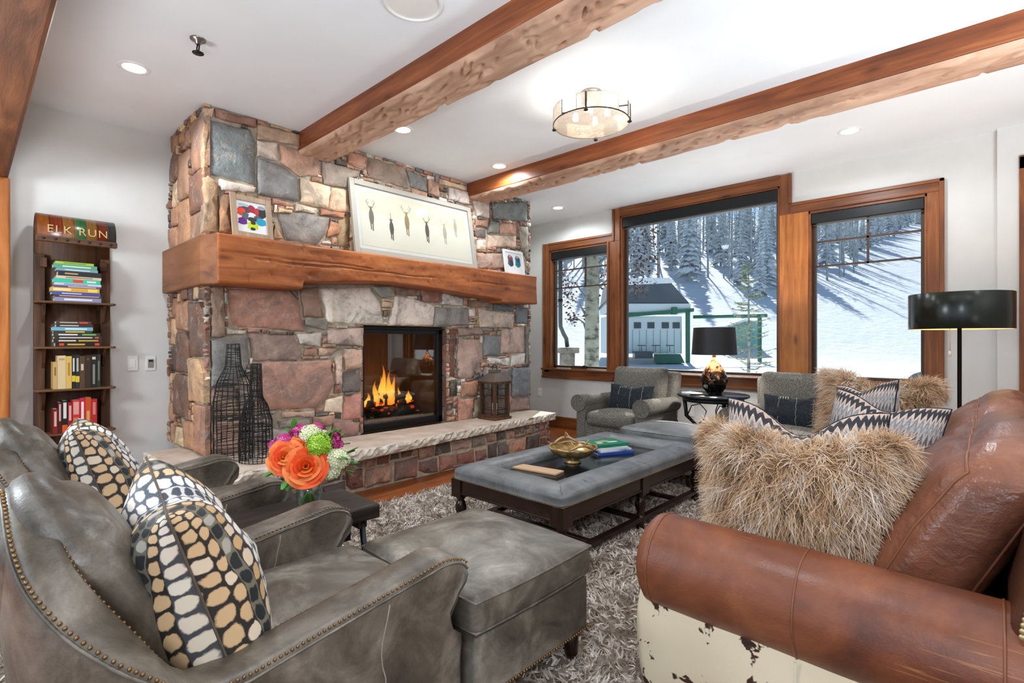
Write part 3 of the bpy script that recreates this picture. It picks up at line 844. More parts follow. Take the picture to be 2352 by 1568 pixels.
STONES = [([[1.19,2.971],[1.291,3.005],[1.277,2.928],[1.19,2.888]],'c9a987'),
([[1.291,3.005],[1.59,3.005],[1.59,2.939],[1.407,2.932],[1.296,2.939]],'8a5c48'),
([[1.249,2.906],[1.549,2.918],[1.588,2.828],[1.585,2.488],[1.447,2.498],[1.249,2.494]],'747a79'),
([[1.163,2.818],[1.249,2.906],[1.249,2.494],[1.19,2.47]],'b5824f'),
([[1.194,2.461],[1.245,2.483],[1.31,2.446],[1.308,2.07],[1.194,2.053]],'a5835c'),
([[1.32,2.353],[1.387,2.373],[1.407,2.073],[1.32,2.07]],'9a6a3f'),
([[1.596,2.974],[1.946,2.985],[1.943,2.884],[1.77,2.879],[1.599,2.855]],'a58467'),
([[1.596,2.847],[1.761,2.868],[1.764,2.724],[1.596,2.716]],'c9b2a0'),
([[1.775,2.864],[2.12,2.867],[2.108,2.68],[1.943,2.635],[1.786,2.718]],'b08468'),
([[1.601,2.71],[1.786,2.701],[1.927,2.631],[1.931,2.424],[1.601,2.417]],'7b7874'),
([[2.135,2.813],[2.509,2.818],[2.495,2.764],[2.4,2.729],[2.397,2.637],[2.148,2.622]],'8f7d6d'),
([[1.949,2.631],[2.21,2.612],[2.223,2.565],[2.19,2.412],[2.12,2.408],[1.943,2.422]],'cdae8a'),
([[2.229,2.61],[2.4,2.625],[2.411,2.418],[2.2,2.407]],'c6a07a'),
([[1.753,2.307],[1.997,2.346],[2.216,2.343],[2.174,2.19],[2.098,2.079],[1.82,2.088]],'8d857d'),
([[2.216,2.316],[2.316,2.305],[2.309,2.21],[2.181,2.164]],'b77440'),
([[1.709,2.412],[1.89,2.404],[1.878,2.374],[1.709,2.361]],'a56f55'),
([[1.758,2.344],[1.876,2.341],[1.872,2.312],[1.758,2.302]],'cfae85'),
([[1.901,2.402],[2.095,2.394],[2.076,2.349],[1.901,2.34]],'d3bb9e'),
([[2.12,2.399],[2.356,2.405],[2.343,2.359],[2.12,2.344]],'a9683f'),
([[2.289,2.331],[2.397,2.4],[2.397,2.097],[2.289,2.095]],'9c7d52'),
([[1.32,2.477],[1.59,2.465],[1.58,2.424],[1.329,2.392]],'c2b2a2'),
([[1.731,2.229],[1.798,2.087],[1.731,2.083]],'b5946b'),
([[2.383,2.964],[2.589,2.968],[2.567,2.858],[2.383,2.866]],'b57a5f'),
([[2.596,2.956],[2.67,2.949],[2.67,2.805],[2.589,2.799]],'8d6d5a'),
([[2.584,2.972],[3.008,2.986],[3.054,2.774],[2.584,2.781]],'927c6b'),
([[2.391,2.966],[2.584,2.972],[2.553,2.847],[2.391,2.86]],'bb8569'),
([[3.019,2.96],[3.272,2.941],[3.267,2.78],[3.078,2.798]],'7f7f7d'),
([[3.078,2.789],[3.272,2.777],[3.267,2.729],[3.078,2.72]],'b3805f'),
([[3.284,2.924],[3.425,2.915],[3.43,2.763],[3.284,2.773]],'b08467'),
([[3.438,2.97],[3.836,2.969],[3.842,2.922],[3.438,2.908]],'c8ab8c'),
([[3.557,2.903],[3.842,2.911],[3.851,2.768],[3.557,2.768]],'b9aaa0'),
([[3.895,2.842],[4.168,2.852],[4.168,2.676],[3.969,2.663]],'c6b6a8'),
([[4.2,2.858],[4.828,2.998],[4.835,2.744],[4.495,2.71],[4.231,2.676]],'6f7474'),
([[4.345,2.656],[4.662,2.702],[4.651,2.557],[4.338,2.526]],'bd8a72'),
([[4.152,2.482],[4.634,2.538],[4.627,2.399],[4.152,2.34]],'c7a98f'),
([[4.679,2.669],[4.85,2.697],[4.857,2.258],[4.704,2.409]],'958b7c'),
([[3.969,2.256],[4.394,2.298],[4.421,2.116],[3.969,2.073]],'b3937f'),
([[3.939,2.625],[4.168,2.653],[4.143,2.559],[3.945,2.549]],'a5714f'),
([[4.184,2.645],[4.322,2.657],[4.315,2.518],[4.143,2.503]],'82857f'),
([[3.945,2.527],[4.121,2.533],[4.121,2.444],[3.945,2.429]],'6e5f5a'),
([[3.984,2.401],[4.121,2.421],[4.121,2.298],[3.984,2.291]],'d6c3ab'),
([[1.378,1.65],[1.852,1.686],[1.939,1.573],[1.987,1.332],[1.804,1.339],[1.398,1.366]],'a36f58'),
([[1.947,1.695],[2.102,1.729],[2.155,1.458],[1.977,1.455]],'8d6a56'),
([[1.858,1.683],[1.931,1.682],[1.937,1.597]],'6c5a4e'),
([[1.264,1.671],[1.358,1.679],[1.363,1.283],[1.269,1.277]],'8a6d58'),
([[1.373,1.349],[1.524,1.337],[1.513,1.306],[1.373,1.3]],'cdbfb0'),
([[1.269,1.261],[1.524,1.29],[1.534,1.085],[1.45,0.909],[1.269,0.909]],'77746f'),
([[1.529,1.321],[1.888,1.302],[1.968,1.146],[1.925,1.086],[1.561,1.096]],'95796a'),
([[1.906,1.314],[2.135,1.332],[2.128,1.203],[1.943,1.232]],'c9bdae'),
([[2.188,1.355],[2.542,1.377],[2.535,1.206],[2.188,1.231]],'c3a797'),
([[1.981,1.44],[2.168,1.449],[2.195,1.409],[2.168,1.345],[1.987,1.391]],'8f8579'),
([[1.602,1.078],[2.215,1.094],[2.249,0.872],[2.115,0.679],[1.61,0.692]],'a4735e'),
([[1.987,1.189],[2.102,1.194],[2.089,1.119],[1.974,1.127]],'9d6c50'),
([[2.108,1.194],[2.318,1.192],[2.235,1.128],[2.108,1.131]],'c79c80'),
([[2.335,1.191],[2.527,1.174],[2.52,1.009],[2.349,0.986]],'c59a7e'),
([[2.332,0.977],[2.52,1.0],[2.52,0.786],[2.335,0.789]],'6d615a'),
([[2.249,1.122],[2.321,1.12],[2.326,0.88],[2.269,0.871]],'cdab94'),
([[2.346,0.762],[2.527,0.772],[2.527,0.536],[2.332,0.545]],'b6735f'),
([[2.168,0.738],[2.332,0.763],[2.332,0.61],[2.148,0.638]],'cfb79a'),
([[2.238,0.537],[2.493,0.511],[2.487,0.392],[2.389,0.359],[2.222,0.373]],'8e6356'),
([[1.792,0.671],[2.082,0.655],[2.076,0.598],[1.792,0.626]],'b38d78'),
([[1.76,0.604],[2.037,0.587],[2.025,0.527],[1.769,0.546]],'86796e'),
([[2.05,0.608],[2.262,0.599],[2.235,0.515],[2.05,0.524]],'a2745b'),
([[1.66,0.545],[1.937,0.513],[1.968,0.46],[1.804,0.363],[1.672,0.381]],'8e857d'),
([[1.981,0.52],[2.222,0.497],[2.208,0.397],[1.999,0.432]],'8a7260'),
([[1.578,1.061],[1.597,0.728],[1.567,0.685],[1.556,0.88]],'a98c74'),
([[1.45,0.898],[1.55,0.88],[1.561,0.697],[1.471,0.694]],'8d7a6c'),
([[1.513,0.679],[1.746,0.655],[1.746,0.549],[1.524,0.576]],'8b7a6c'),
([[1.269,0.899],[1.439,0.898],[1.46,0.684],[1.269,0.661]],'8f705a'),
([[1.269,0.65],[1.492,0.636],[1.492,0.354],[1.269,0.38]],'95705a'),
([[1.513,0.56],[1.649,0.543],[1.66,0.373],[1.513,0.362]],'85776c'),
([[2.256,0.871],[2.325,0.867],[2.318,0.79],[2.249,0.788]],'8d5c4b'),
([[2.19,1.707],[2.614,1.762],[2.73,1.607],[2.766,1.413],[2.19,1.416]],'d7cabb'),
([[2.122,1.708],[2.235,1.723],[2.235,1.41],[2.181,1.421],[2.155,1.572]],'d9cdbd'),
([[2.619,1.766],[2.827,1.782],[2.876,1.695],[2.73,1.667]],'9a9d90'),
([[2.883,1.691],[3.102,1.686],[3.378,1.621],[3.348,1.417],[2.81,1.405]],'dbc9ba'),
([[2.883,1.783],[3.149,1.787],[3.145,1.712],[2.898,1.706]],'95735f'),
([[3.186,1.806],[3.451,1.785],[3.438,1.655],[3.203,1.656]],'a15f49'),
([[3.464,1.776],[3.77,1.722],[3.77,1.641],[3.464,1.642]],'d5cec0'),
([[3.378,1.611],[3.865,1.62],[3.865,1.428],[3.36,1.407]],'8f8984'),
([[3.99,1.625],[4.592,1.583],[4.564,1.409],[4.014,1.41]],'c1ab98'),
([[4.627,1.679],[4.85,1.666],[4.835,1.475],[4.627,1.47]],'6f7677'),
([[3.88,1.712],[4.231,1.71],[4.2,1.64],[3.88,1.636]],'95745f'),
([[4.248,1.688],[4.581,1.682],[4.581,1.611],[4.231,1.614]],'6d757a'),
([[4.368,1.389],[4.787,1.445],[4.787,1.11],[4.361,1.105]],'b99b8a'),
([[4.084,1.322],[4.345,1.313],[4.328,1.082],[4.084,1.076]],'7c7d80'),
([[3.688,1.286],[4.02,1.273],[4.075,1.054],[3.895,0.834],[3.688,0.851]],'ad8a7a'),
([[3.568,1.39],[3.672,1.392],[3.655,0.853],[3.573,0.857]],'6d4230'),
([[4.131,1.062],[4.529,1.053],[4.529,0.954],[4.174,0.993]],'d8cfc3'),
([[4.547,1.085],[4.806,1.104],[4.795,0.964],[4.547,0.948]],'c5bcb0'),
([[4.564,0.936],[4.887,0.924],[4.894,0.568],[4.547,0.582]],'6b6d72'),
([[3.688,0.622],[3.909,0.61],[3.909,0.364],[3.688,0.376]],'b6775a'),
([[3.579,0.825],[3.677,0.82],[3.677,0.661],[3.579,0.658]],'443c38'),
([[3.733,0.795],[4.014,0.823],[3.984,0.633],[3.75,0.638]],'a5704f'),
([[4.529,0.567],[4.894,0.555],[4.905,0.395],[4.529,0.402]],'90746a'),
([[3.93,0.606],[4.044,0.606],[4.044,0.348],[3.93,0.357]],'a08c6a'),
([[4.075,0.954],[4.529,0.925],[4.529,0.596],[4.075,0.63]],'84766d'),
([[4.075,0.604],[4.495,0.563],[4.495,0.305],[4.075,0.345]],'8d6c5c'),
([[3.688,1.393],[4.044,1.399],[4.075,1.333],[3.688,1.308]],'92786a'),
([[4.806,1.45],[4.857,1.451],[4.857,0.962],[4.813,0.951]],'7b746e')]
# ------------------------------------------------------------------ fireplace
FX = -4.28
FY0, FY1 = 1.23, 4.90
OY0, OY1, OZ = 2.545, 3.546, 1.385
SL = .39                       # top of the hearth slab
fire = thing('fireplace', 'wide rough stone fireplace with a timber mantel, raised hearth and lit fire', 'fireplace', (FX, 3.05, 0))
FO = Matrix.Translation((-FX, -3.05, 0))
def PF(m_, name, mat, parent=None, off=True, **k):
    if off: m_.xf(FO)
    return m_.build(name, mat if isinstance(mat, list) else MT[mat], parent or fire, **k)
rs = random.Random(11)
def inpoly(pts, U, V):
    ins = np.zeros(U.shape, bool); k = len(pts)
    for i in range(k):
        x0, y0 = pts[i]; x1, y1 = pts[(i+1) % k]
        if y0 == y1: continue
        c = ((y0 > V) != (y1 > V)) & (U < (x1-x0)*(V-y0)/(y1-y0)+x0)
        ins ^= c
    return ins
def stone(m_, pts, mp, depth, col, gap=.006, rough=.006):
    # one rough-faced block: outline shrunk for the joint, chamfered, with a lumpy face
    a = sum(pts[i][0]*pts[(i+1) % len(pts)][1]-pts[(i+1) % len(pts)][0]*pts[i][1] for i in range(len(pts)))
    if a < 0: pts = pts[::-1]
    cx = sum(p[0] for p in pts)/len(pts); cy = sum(p[1] for p in pts)/len(pts)
    ring = []
    for i in range(len(pts)):
        p, q = pts[i], pts[(i+1) % len(pts)]
        L = math.hypot(q[0]-p[0], q[1]-p[1]); n = max(2, int(L/.04))
        for j in range(n):
            t_ = j/n
            jit = rough if j else rough*.4
            ring.append((p[0]+(q[0]-p[0])*t_+rs.uniform(-jit, jit), p[1]+(q[1]-p[1])*t_+rs.uniform(-jit, jit)))
    def shrink(pr, g):
        o = []
        for x, y in pr:
            d = math.hypot(x-cx, y-cy) or 1
            e = min(g, d*.6)
            o.append((x-(x-cx)/d*e, y-(y-cy)/d*e))
        return o
    size = math.sqrt(abs(a)/2)
    r0 = shrink(ring, gap); r1 = shrink(ring, gap+.004+.012*min(1, size/.3)); r2 = shrink(ring, gap+.02+.12*size); r3 = shrink(ring, gap+.05+.42*size)
    b_ = m_.n(); k = len(ring)
    sx, sy = rs.uniform(-.05, .05), rs.uniform(-.06, .06)
    lum = min(.014, size*.08)
    def add(r, d, ns):
        for x, y in r:
            m_.v.append(mp(x, y, d + (x-cx)*sx*ns + (y-cy)*sy*ns + ns*lum*noise.noise((x*9, y*9, cx*7))))
    add(r0, -.02, 0); add(r0, depth-.012*min(1, size/.2), .6); add(r1, depth, 1); add(r2, depth+.003, 1); add(r3, depth+.004, 1)
    m_.v.append(mp(cx, cy, depth+.004+lum*noise.noise((cx*9, cy*9, cx*7))))
    for L_ in range(4):
        for i in range(k):
            j = (i+1) % k
            m_.face((b_+L_*k+i, b_+L_*k+j, b_+(L_+1)*k+j, b_+(L_+1)*k+i), 0, L_ >= 2, col)
    for i in range(k):
        m_.face((b_+4*k+i, b_+4*k+(i+1) % k, b_+5*k), 0, True, col)
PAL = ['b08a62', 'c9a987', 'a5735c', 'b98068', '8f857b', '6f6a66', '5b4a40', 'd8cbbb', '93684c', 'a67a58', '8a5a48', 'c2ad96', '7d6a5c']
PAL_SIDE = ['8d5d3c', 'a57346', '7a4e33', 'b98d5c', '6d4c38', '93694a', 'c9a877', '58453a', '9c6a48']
PAL_BASE = ['8d5a48', '7a4a3c', 'a06a52', '6b625c', '5b504a', 'b08063', '93705c', '7f7468', 'a8887a']
def fillstones(m_, u0, u1, v0, v1, mp, pal, taken, sizes, dmin, dmax, cell=.015, jit=.010, gap=.005):
    nu, nv = int(round((u1-u0)/cell)), int(round((v1-v0)/cell))
    occ = np.zeros((nu, nv), bool)
    U, V = np.meshgrid(u0+(np.arange(nu)+.5)*cell, v0+(np.arange(nv)+.5)*cell, indexing='ij')
    for t_ in taken:
        occ |= inpoly(t_, U, V)
    def put(i, j, a, c):
        occ[i:i+a, j:j+c] = True
        x0, x1, y0, y1 = u0+i*cell, u0+(i+a)*cell, v0+j*cell, v0+(j+c)*cell
        q = min(jit, .2*min(x1-x0, y1-y0))
        J = lambda: rs.uniform(-q*.4, q)
        P = [(x0+J(), y0+J()), (x1-J(), y0+J()), (x1-J(), y1-J()), (x0+J(), y1-J())]
        if a > 8 and c > 6 and rs.random() < .5:
            k = rs.randrange(4); p = P[k]; pp, pn = P[k-1], P[(k+1) % 4]
            f = rs.uniform(.15, .35)
            P = P[:k]+[(p[0]+(pp[0]-p[0])*f, p[1]+(pp[1]-p[1])*f), (p[0]+(pn[0]-p[0])*f, p[1]+(pn[1]-p[1])*f)]+P[k+1:]
        stone(m_, P, mp, rs.uniform(dmin, dmax), hexc(rs.choice(pal)), gap, .004)
    for w_, h_, tries in sizes:
        for _ in range(tries):
            a = max(1, int(w_*rs.uniform(.7, 1.3)/cell)); c = max(1, int(h_*rs.uniform(.7, 1.3)/cell))
            if a >= nu or c >= nv: continue
            i = rs.randrange(0, nu-a+1); j = rs.randrange(0, nv-c+1)
            # slide down and left so courses pack tightly
            if occ[i:i+a, j:j+c].any(): continue
            while j > 0 and not occ[i:i+a, j-1].any(): j -= 1
            while i > 0 and not occ[i-1, j:j+c].any(): i -= 1
            put(i, j, a, c)
    for j in range(nv):
        for i in range(nu):
            if occ[i, j]: continue
            a = 1
            mx = rs.randint(4, 12)
            while i+a < nu and a < mx and not occ[i+a, j]: a += 1
            c = 1; my = rs.randint(2, 6)
            while j+c < nv and c < my and not occ[i:i+a, j+c].any(): c += 1
            if a*c >= 6 and min(a, c) >= 2: put(i, j, a, c)
            else: occ[i:i+a, j:j+c] = True
# chimney breast: mortar bed, then the stones of the front and of the left return
m_ = M()
m_.box(WX+.001, FX, FY0+.02, OY0-.02, SL-.05, H); m_.box(WX+.001, FX, OY1+.02, FY1-.02, SL-.05, H)
m_.box(WX+.001, FX, OY0-.02, OY1+.02, OZ+.02, H)
PF(m_, 'mortar_bed', 'mortar')
m_ = M()
front = lambda u, v, d: (FX+d, u, v)
poly = [[tuple(p) for p in P] for P, c in STONES]
for (P, c) in STONES:
    P = [(max(FY0-.02, min(FY1+.01, a)), max(SL-.02, min(H-.01, z))) for a, z in P]
    stone(m_, P, front, rs.uniform(.018, .045), hexc(c), .004)
op = [(OY0-.002, 0), (OY1+.002, 0), (OY1+.002, OZ+.005), (OY0-.002, OZ+.005)]
mant = [(FY0, 1.72), (FY1-.14, 1.74), (FY1-.14, 2.0), (FY0, 1.99)]
fillstones(m_, FY0-.01, FY1, SL, H, front, PAL, poly+[op, mant], [(.30, .17, 500), (.2, .13, 900), (.14, .09, 1500), (.10, .05, 2500)], .012, .04)
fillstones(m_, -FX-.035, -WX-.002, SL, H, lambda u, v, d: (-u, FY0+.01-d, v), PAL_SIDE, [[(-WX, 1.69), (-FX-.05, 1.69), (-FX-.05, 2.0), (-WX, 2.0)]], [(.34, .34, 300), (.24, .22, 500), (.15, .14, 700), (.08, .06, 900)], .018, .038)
# jamb stones of the opening
for z0 in np.arange(SL, OZ-.05, .165):
    m_.box(FX-.085, FX-.004, OY1-.004, OY1+.05, z0+.004, z0+.158, col=hexc(rs.choice(['6d4230', '8a5a44', '5b4a40', '7a5040'])))
    m_.box(FX-.085, FX-.004, OY0-.05, OY0+.004, z0+.004, z0+.158, col=hexc(rs.choice(['9d7058', '8a5a44', '7d6a5c', '7a5040'])))
chim = PF(m_, 'stone_face', 'stone')
# hearth
m_ = M().box(WX+.4, -3.865, 1.02, 4.765, 0, SL-.07)
PF(m_, 'hearth_core', 'mortar')
m_ = M()
fillstones(m_, 1.0, 4.785, .01, SL-.075, lambda u, v, d: (-3.865+d, u, v), PAL_BASE, [], [(.22, .16, 60), (.17, .12, 200), (.12, .09, 500), (.08, .06, 900)], .012, .03, jit=.018, gap=.009)
fillstones(m_, -4.80, -3.84, .01, SL-.075, lambda u, v, d: (u, 1.02-d, v), PAL_BASE, [], [(.22, .16, 40), (.17, .12, 100), (.10, .08, 300)], .012, .03)
PF(m_, 'hearth_stones', 'stone')
# slab with rock-chipped edge
out_ = []
def edge(p, q, step=.03):
    L = math.hypot(q[0]-p[0], q[1]-p[1]); n = int(L/step)
    return [(p[0]+(q[0]-p[0])*i/n, p[1]+(q[1]-p[1])*i/n) for i in range(n)]
path = edge((-4.82, .96), (-3.66, .96)) + edge((-3.60, 1.02), (-3.63, 2.05)) + edge((-3.63, 2.05), (-3.745, 3.3)) + edge((-3.745, 3.3), (-3.84, 4.88)) + edge((-3.86, 4.91), (-4.24, 4.91)) + [(-4.24, 4.80), (-4.24, 1.28), (-4.82, 1.28)]
m_ = M(); k = len(path); b_ = 0
cxp = (-4.1, 3.0)
lev = [(SL-.085, .02), (SL-.075, .0), (SL-.05, -.004), (SL-.025, .0), (SL-.006, .008), (SL, .02)]
for li, (z, ins) in enumerate(lev):
    for i, (x, y) in enumerate(path):
        a, c = path[i-1], path[(i+1) % k]
        tx, ty = c[0]-a[0], c[1]-a[1]; L = math.hypot(tx, ty) or 1
        nx, ny = ty/L, -tx/L
        inner = x <= -4.239 and y > 1.0
        e = 0 if inner else (rs.uniform(-.012, .012) if 0 < li < 5 else 0)
        g = 0 if inner else ins
        m_.v.append((x-nx*g+nx*e, y-ny*g+ny*e, z + (rs.uniform(-.004, .004) if 0 < li < 5 else 0)))
for li in range(len(lev)-1):
    for i in range(k):
        j = (i+1) % k
        m_.face((li*k+i, li*k+j, (li+1)*k+j, (li+1)*k+i), 1, False)
m_.face([(len(lev)-1)*k+i for i in range(k)], 0); m_.face([i for i in range(k)][::-1], 1)
PF(m_, 'hearth_slab', [MT['hearth_stone'], MT['hearth_rough']])
# mantel: arched hewn timber with square end blocks, return on the left
BT = [(1.243, 1.665), (1.862, 1.67), (1.872, 1.724), (2.06, 1.735), (2.30, 1.762), (2.62, 1.785), (2.94, 1.783), (3.43, 1.757), (3.99, 1.725), (4.148, 1.716), (4.156, 1.69), (4.75, 1.70)]
def bot(y):
    for (a, za), (c, zc) in zip(BT, BT[1:]):
        if a <= y <= c: return za+(zc-za)*(y-a)/(c-a)
    return BT[-1][1]
MXF = -4.03
ys = sorted(set([round(1.243+i*(4.75-1.243)/230, 4) for i in range(231)] + [p[0] for p in BT]))
marks = [(rs.uniform(1.3, 4.75), rs.uniform(1.7, 2.03), rs.uniform(.02, .05), rs.uniform(.008, .016), rs.uniform(-2.0, -1.0), rs.uniform(.003, .008)) for _ in range(240)]
def surf(y, z):
    e = .010*noise.noise((y*2.2, z*6, 1.3)) + .005*noise.noise((y*9, z*14, 4.2))
    for my, mz, a, bb, an, dp in marks:
        if abs(y-my) < .06:
            dx, dy = y-my, z-mz; ca, sa = math.cos(an), math.sin(an)
            q = ((dx*ca+dy*sa)/a)**2 + ((-dx*sa+dy*ca)/bb)**2
            if q < 1: e -= dp*(1-q)
    # long drying cracks
    for cz, y0, y1 in ((1.90, 1.26, 2.5), (1.865, 1.5, 2.2), (1.875, 2.1, 3.2), (1.89, 3.7, 4.74), (1.83, 4.2, 4.72)):
        if y0 < y < y1:
            zc = cz+.012*noise.noise((y*3, cz*9, 0))
            e -= .016*max(0, 1-abs(z-zc)/.007)
    return e
NF = 34
m_ = M(); ring = NF+1+3
for y in ys:
    zb = bot(y); zt = 2.028+.006*noise.noise((y*1.5, 0, 7)) + .012*(y-1.24)/3.5
    for j in range(NF+1):
        t_ = j/NF; z = zb+(zt-zb)*t_
        rd = .012*max(0, 1-min(t_, 1-t_)/.05)**2
        m_.v.append((MXF-rd+surf(y, z), y, z))
    m_.v += [(MXF-.05, y, zt+.003), (-4.36, y, zt+.003), (-4.36, y, zb)]
for i in range(len(ys)-1):
    for j in range(ring):
        j2 = (j+1) % ring
        m_.face((i*ring+j, i*ring+j2, (i+1)*ring+j2, (i+1)*ring+j)[::-1], 0, j < NF)
m_.face([j for j in range(ring)]); m_.face([(len(ys)-1)*ring+j for j in range(ring)][::-1])
PF(m_, 'mantel', 'mantel_wood')
m_ = M().prism([(-5.19, 1.168), (-4.157, 1.168), (-4.038, 1.245), (-4.038, 1.30), (-5.19, 1.30)], 'z', 1.66, 2.022)
PF(m_, 'mantel_return', 'mantel_end', bevel=.012)
# firebox
fb = group_empty('firebox', (0, 0, 0)); fb.parent = fire
def PB(m_, name, mat, **k):
    m_.xf(FO); return m_.build(name, mat if isinstance(mat, list) else MT[mat], fb, **k)
X0, X1 = -4.86, -4.375
m_ = M()
m_.box(X0-.02, X0, OY0+.1, OY1-.1, SL, OZ); m_.prism([(X0, OY0+.1), (X1, OY0+.0), (X1, OY0-.02), (X0-.02, OY0+.06)], 'z', SL, OZ)
m_.prism([(X0, OY1-.1), (X1, OY1), (X1, OY1+.02), (X0-.02, OY1-.06)], 'z', SL, OZ)
m_.box(X0, X1, OY0, OY1, OZ, OZ+.02); m_.box(X0, X1, OY0, OY1, SL-.02, SL+.01)
PB(m_, 'brick_lining', 'firebrick')
m_ = M()
xa, xb = X1-.004, X1+.032
m_.box(xa, xb, OY0, OY0+.055, SL, OZ); m_.box(xa, xb, OY1-.075, OY1, SL, OZ)
m_.box(xa, xb, OY0, OY1, OZ-.06, OZ); m_.box(xa, xb, OY0, OY1, SL, SL+.07)
m_.box(xb-.004, xb+.012, OY1-.075, OY1-.06, SL+.01, OZ); m_.box(xb-.004, xb+.03, OY0, OY1, OZ-.015, OZ)
PB(m_, 'steel_frame', 'black_metal', bevel=.004)
PB(M().box(X1+.004, X1+.009, OY0+.05, OY1-.07, SL+.065, OZ-.055), 'glass_door', 'fire_glass')
PB(M().soft((-4.62, 3.04, SL+.055), (.17, .36, .04), .03, 6, fn=lambda o, q: (o[0], o[1], o[2]+.012*noise.noise((o[0]*30, o[1]*30, 1)))), 'ash_bed', 'ash')
def log(p, q, r, sd):
    p, q = Vector(p), Vector(q); k = 12
    pts = [p.lerp(q, i/k) + Vector((0, 0, .012*math.sin(i*1.3+sd))) for i in range(k+1)]
    m_ = M().tube(pts, [r*(.85+.3*abs(noise.noise((i*.6, sd, 2)))) for i in range(k+1)], 12)
    for i, v in enumerate(m_.v): m_.v[i] = tuple(Vector(v)+Vector((noise.noise(Vector(v)*25), noise.noise(Vector(v)*25+Vector((5,5,5))), 0))*.012)
    PB(m_, 'log', 'log_bark')
log((-4.56, 2.74, SL+.14), (-4.54, 3.36, SL+.13), .050, 1); log((-4.70, 2.76, SL+.15), (-4.70, 3.34, SL+.16), .055, 2)
log((-4.60, 2.80, SL+.23), (-4.66, 3.20, SL+.26), .042, 3); log((-4.52, 3.12, SL+.20), (-4.72, 3.36, SL+.25), .040, 4); log((-4.64, 2.86, SL+.31), (-4.58, 3.22, SL+.27), .034, 5)
m_ = M()
for i in range(46):
    c = (-4.62+rs.uniform(-.12, .12), 3.05+rs.uniform(-.30, .30), SL+.10+rs.uniform(0, .14))
    m_.sphere(c, (rs.uniform(.012, .026), rs.uniform(.012, .03), rs.uniform(.01, .02)), 7, 5)
PB(m_, 'embers', 'ember', kind='stuff')
m_ = M()
for y in np.arange(2.78, 3.36, .07): m_.box(-4.74, -4.48, y-.006, y+.006, SL+.085, SL+.10)
m_.box(-4.49, -4.475, 2.74, 3.38, SL+.08, SL+.12)
PB(m_, 'grate', 'black_metal')
def flame(c, h, r, sd):
    def fn(u, v):
        a = 2*PI*u; rr = r*(math.sin(PI*min(1, v*.9+.1)**.7)**1.0)*(1-v*.55)+.001
        sw = .5*r*math.sin(v*5+sd)*v
        n_ = 1+.35*noise.noise((math.cos(a)+sd, math.sin(a), v*3))
        return (c[0]+rr*n_*.7*math.cos(a)+sw*.5, c[1]+rr*n_*math.sin(a)+sw, c[2]+h*v)
    PB(M().grid(fn, 14, 16, cu=True), 'flame', 'flame')
for dy, dx, h, r in ((-.05, 0, .42, .052), (.03, .03, .36, .050), (.09, -.02, .30, .04), (-.13, .02, .26, .045), (-.2, -.03, .14, .036), (-.27, .01, .11, .03), (.17, 0, .18, .034), (.25, .02, .14, .03), (.32, -.03, .12, .026), (0, -.05, .3, .05), (-.33, 0, .12, .03)):
    flame((-4.62+dx, 3.02+dy, SL+.20), h, r, dy*40)
l = bpy.data.lights.new('firelight', 'POINT'); l.energy = 5; l.color = (1, .5, .18); l.shadow_soft_size = .12
lo = bpy.data.objects.new('firelight', l); C.objects.link(lo); lo.parent = fb; lo.location = Vector((-4.58, 3.05, SL+.42))-Vector((FX, 3.05, 0))

# ------------------------------------------------------------------ things on the mantel and hearth
MZ = 2.036
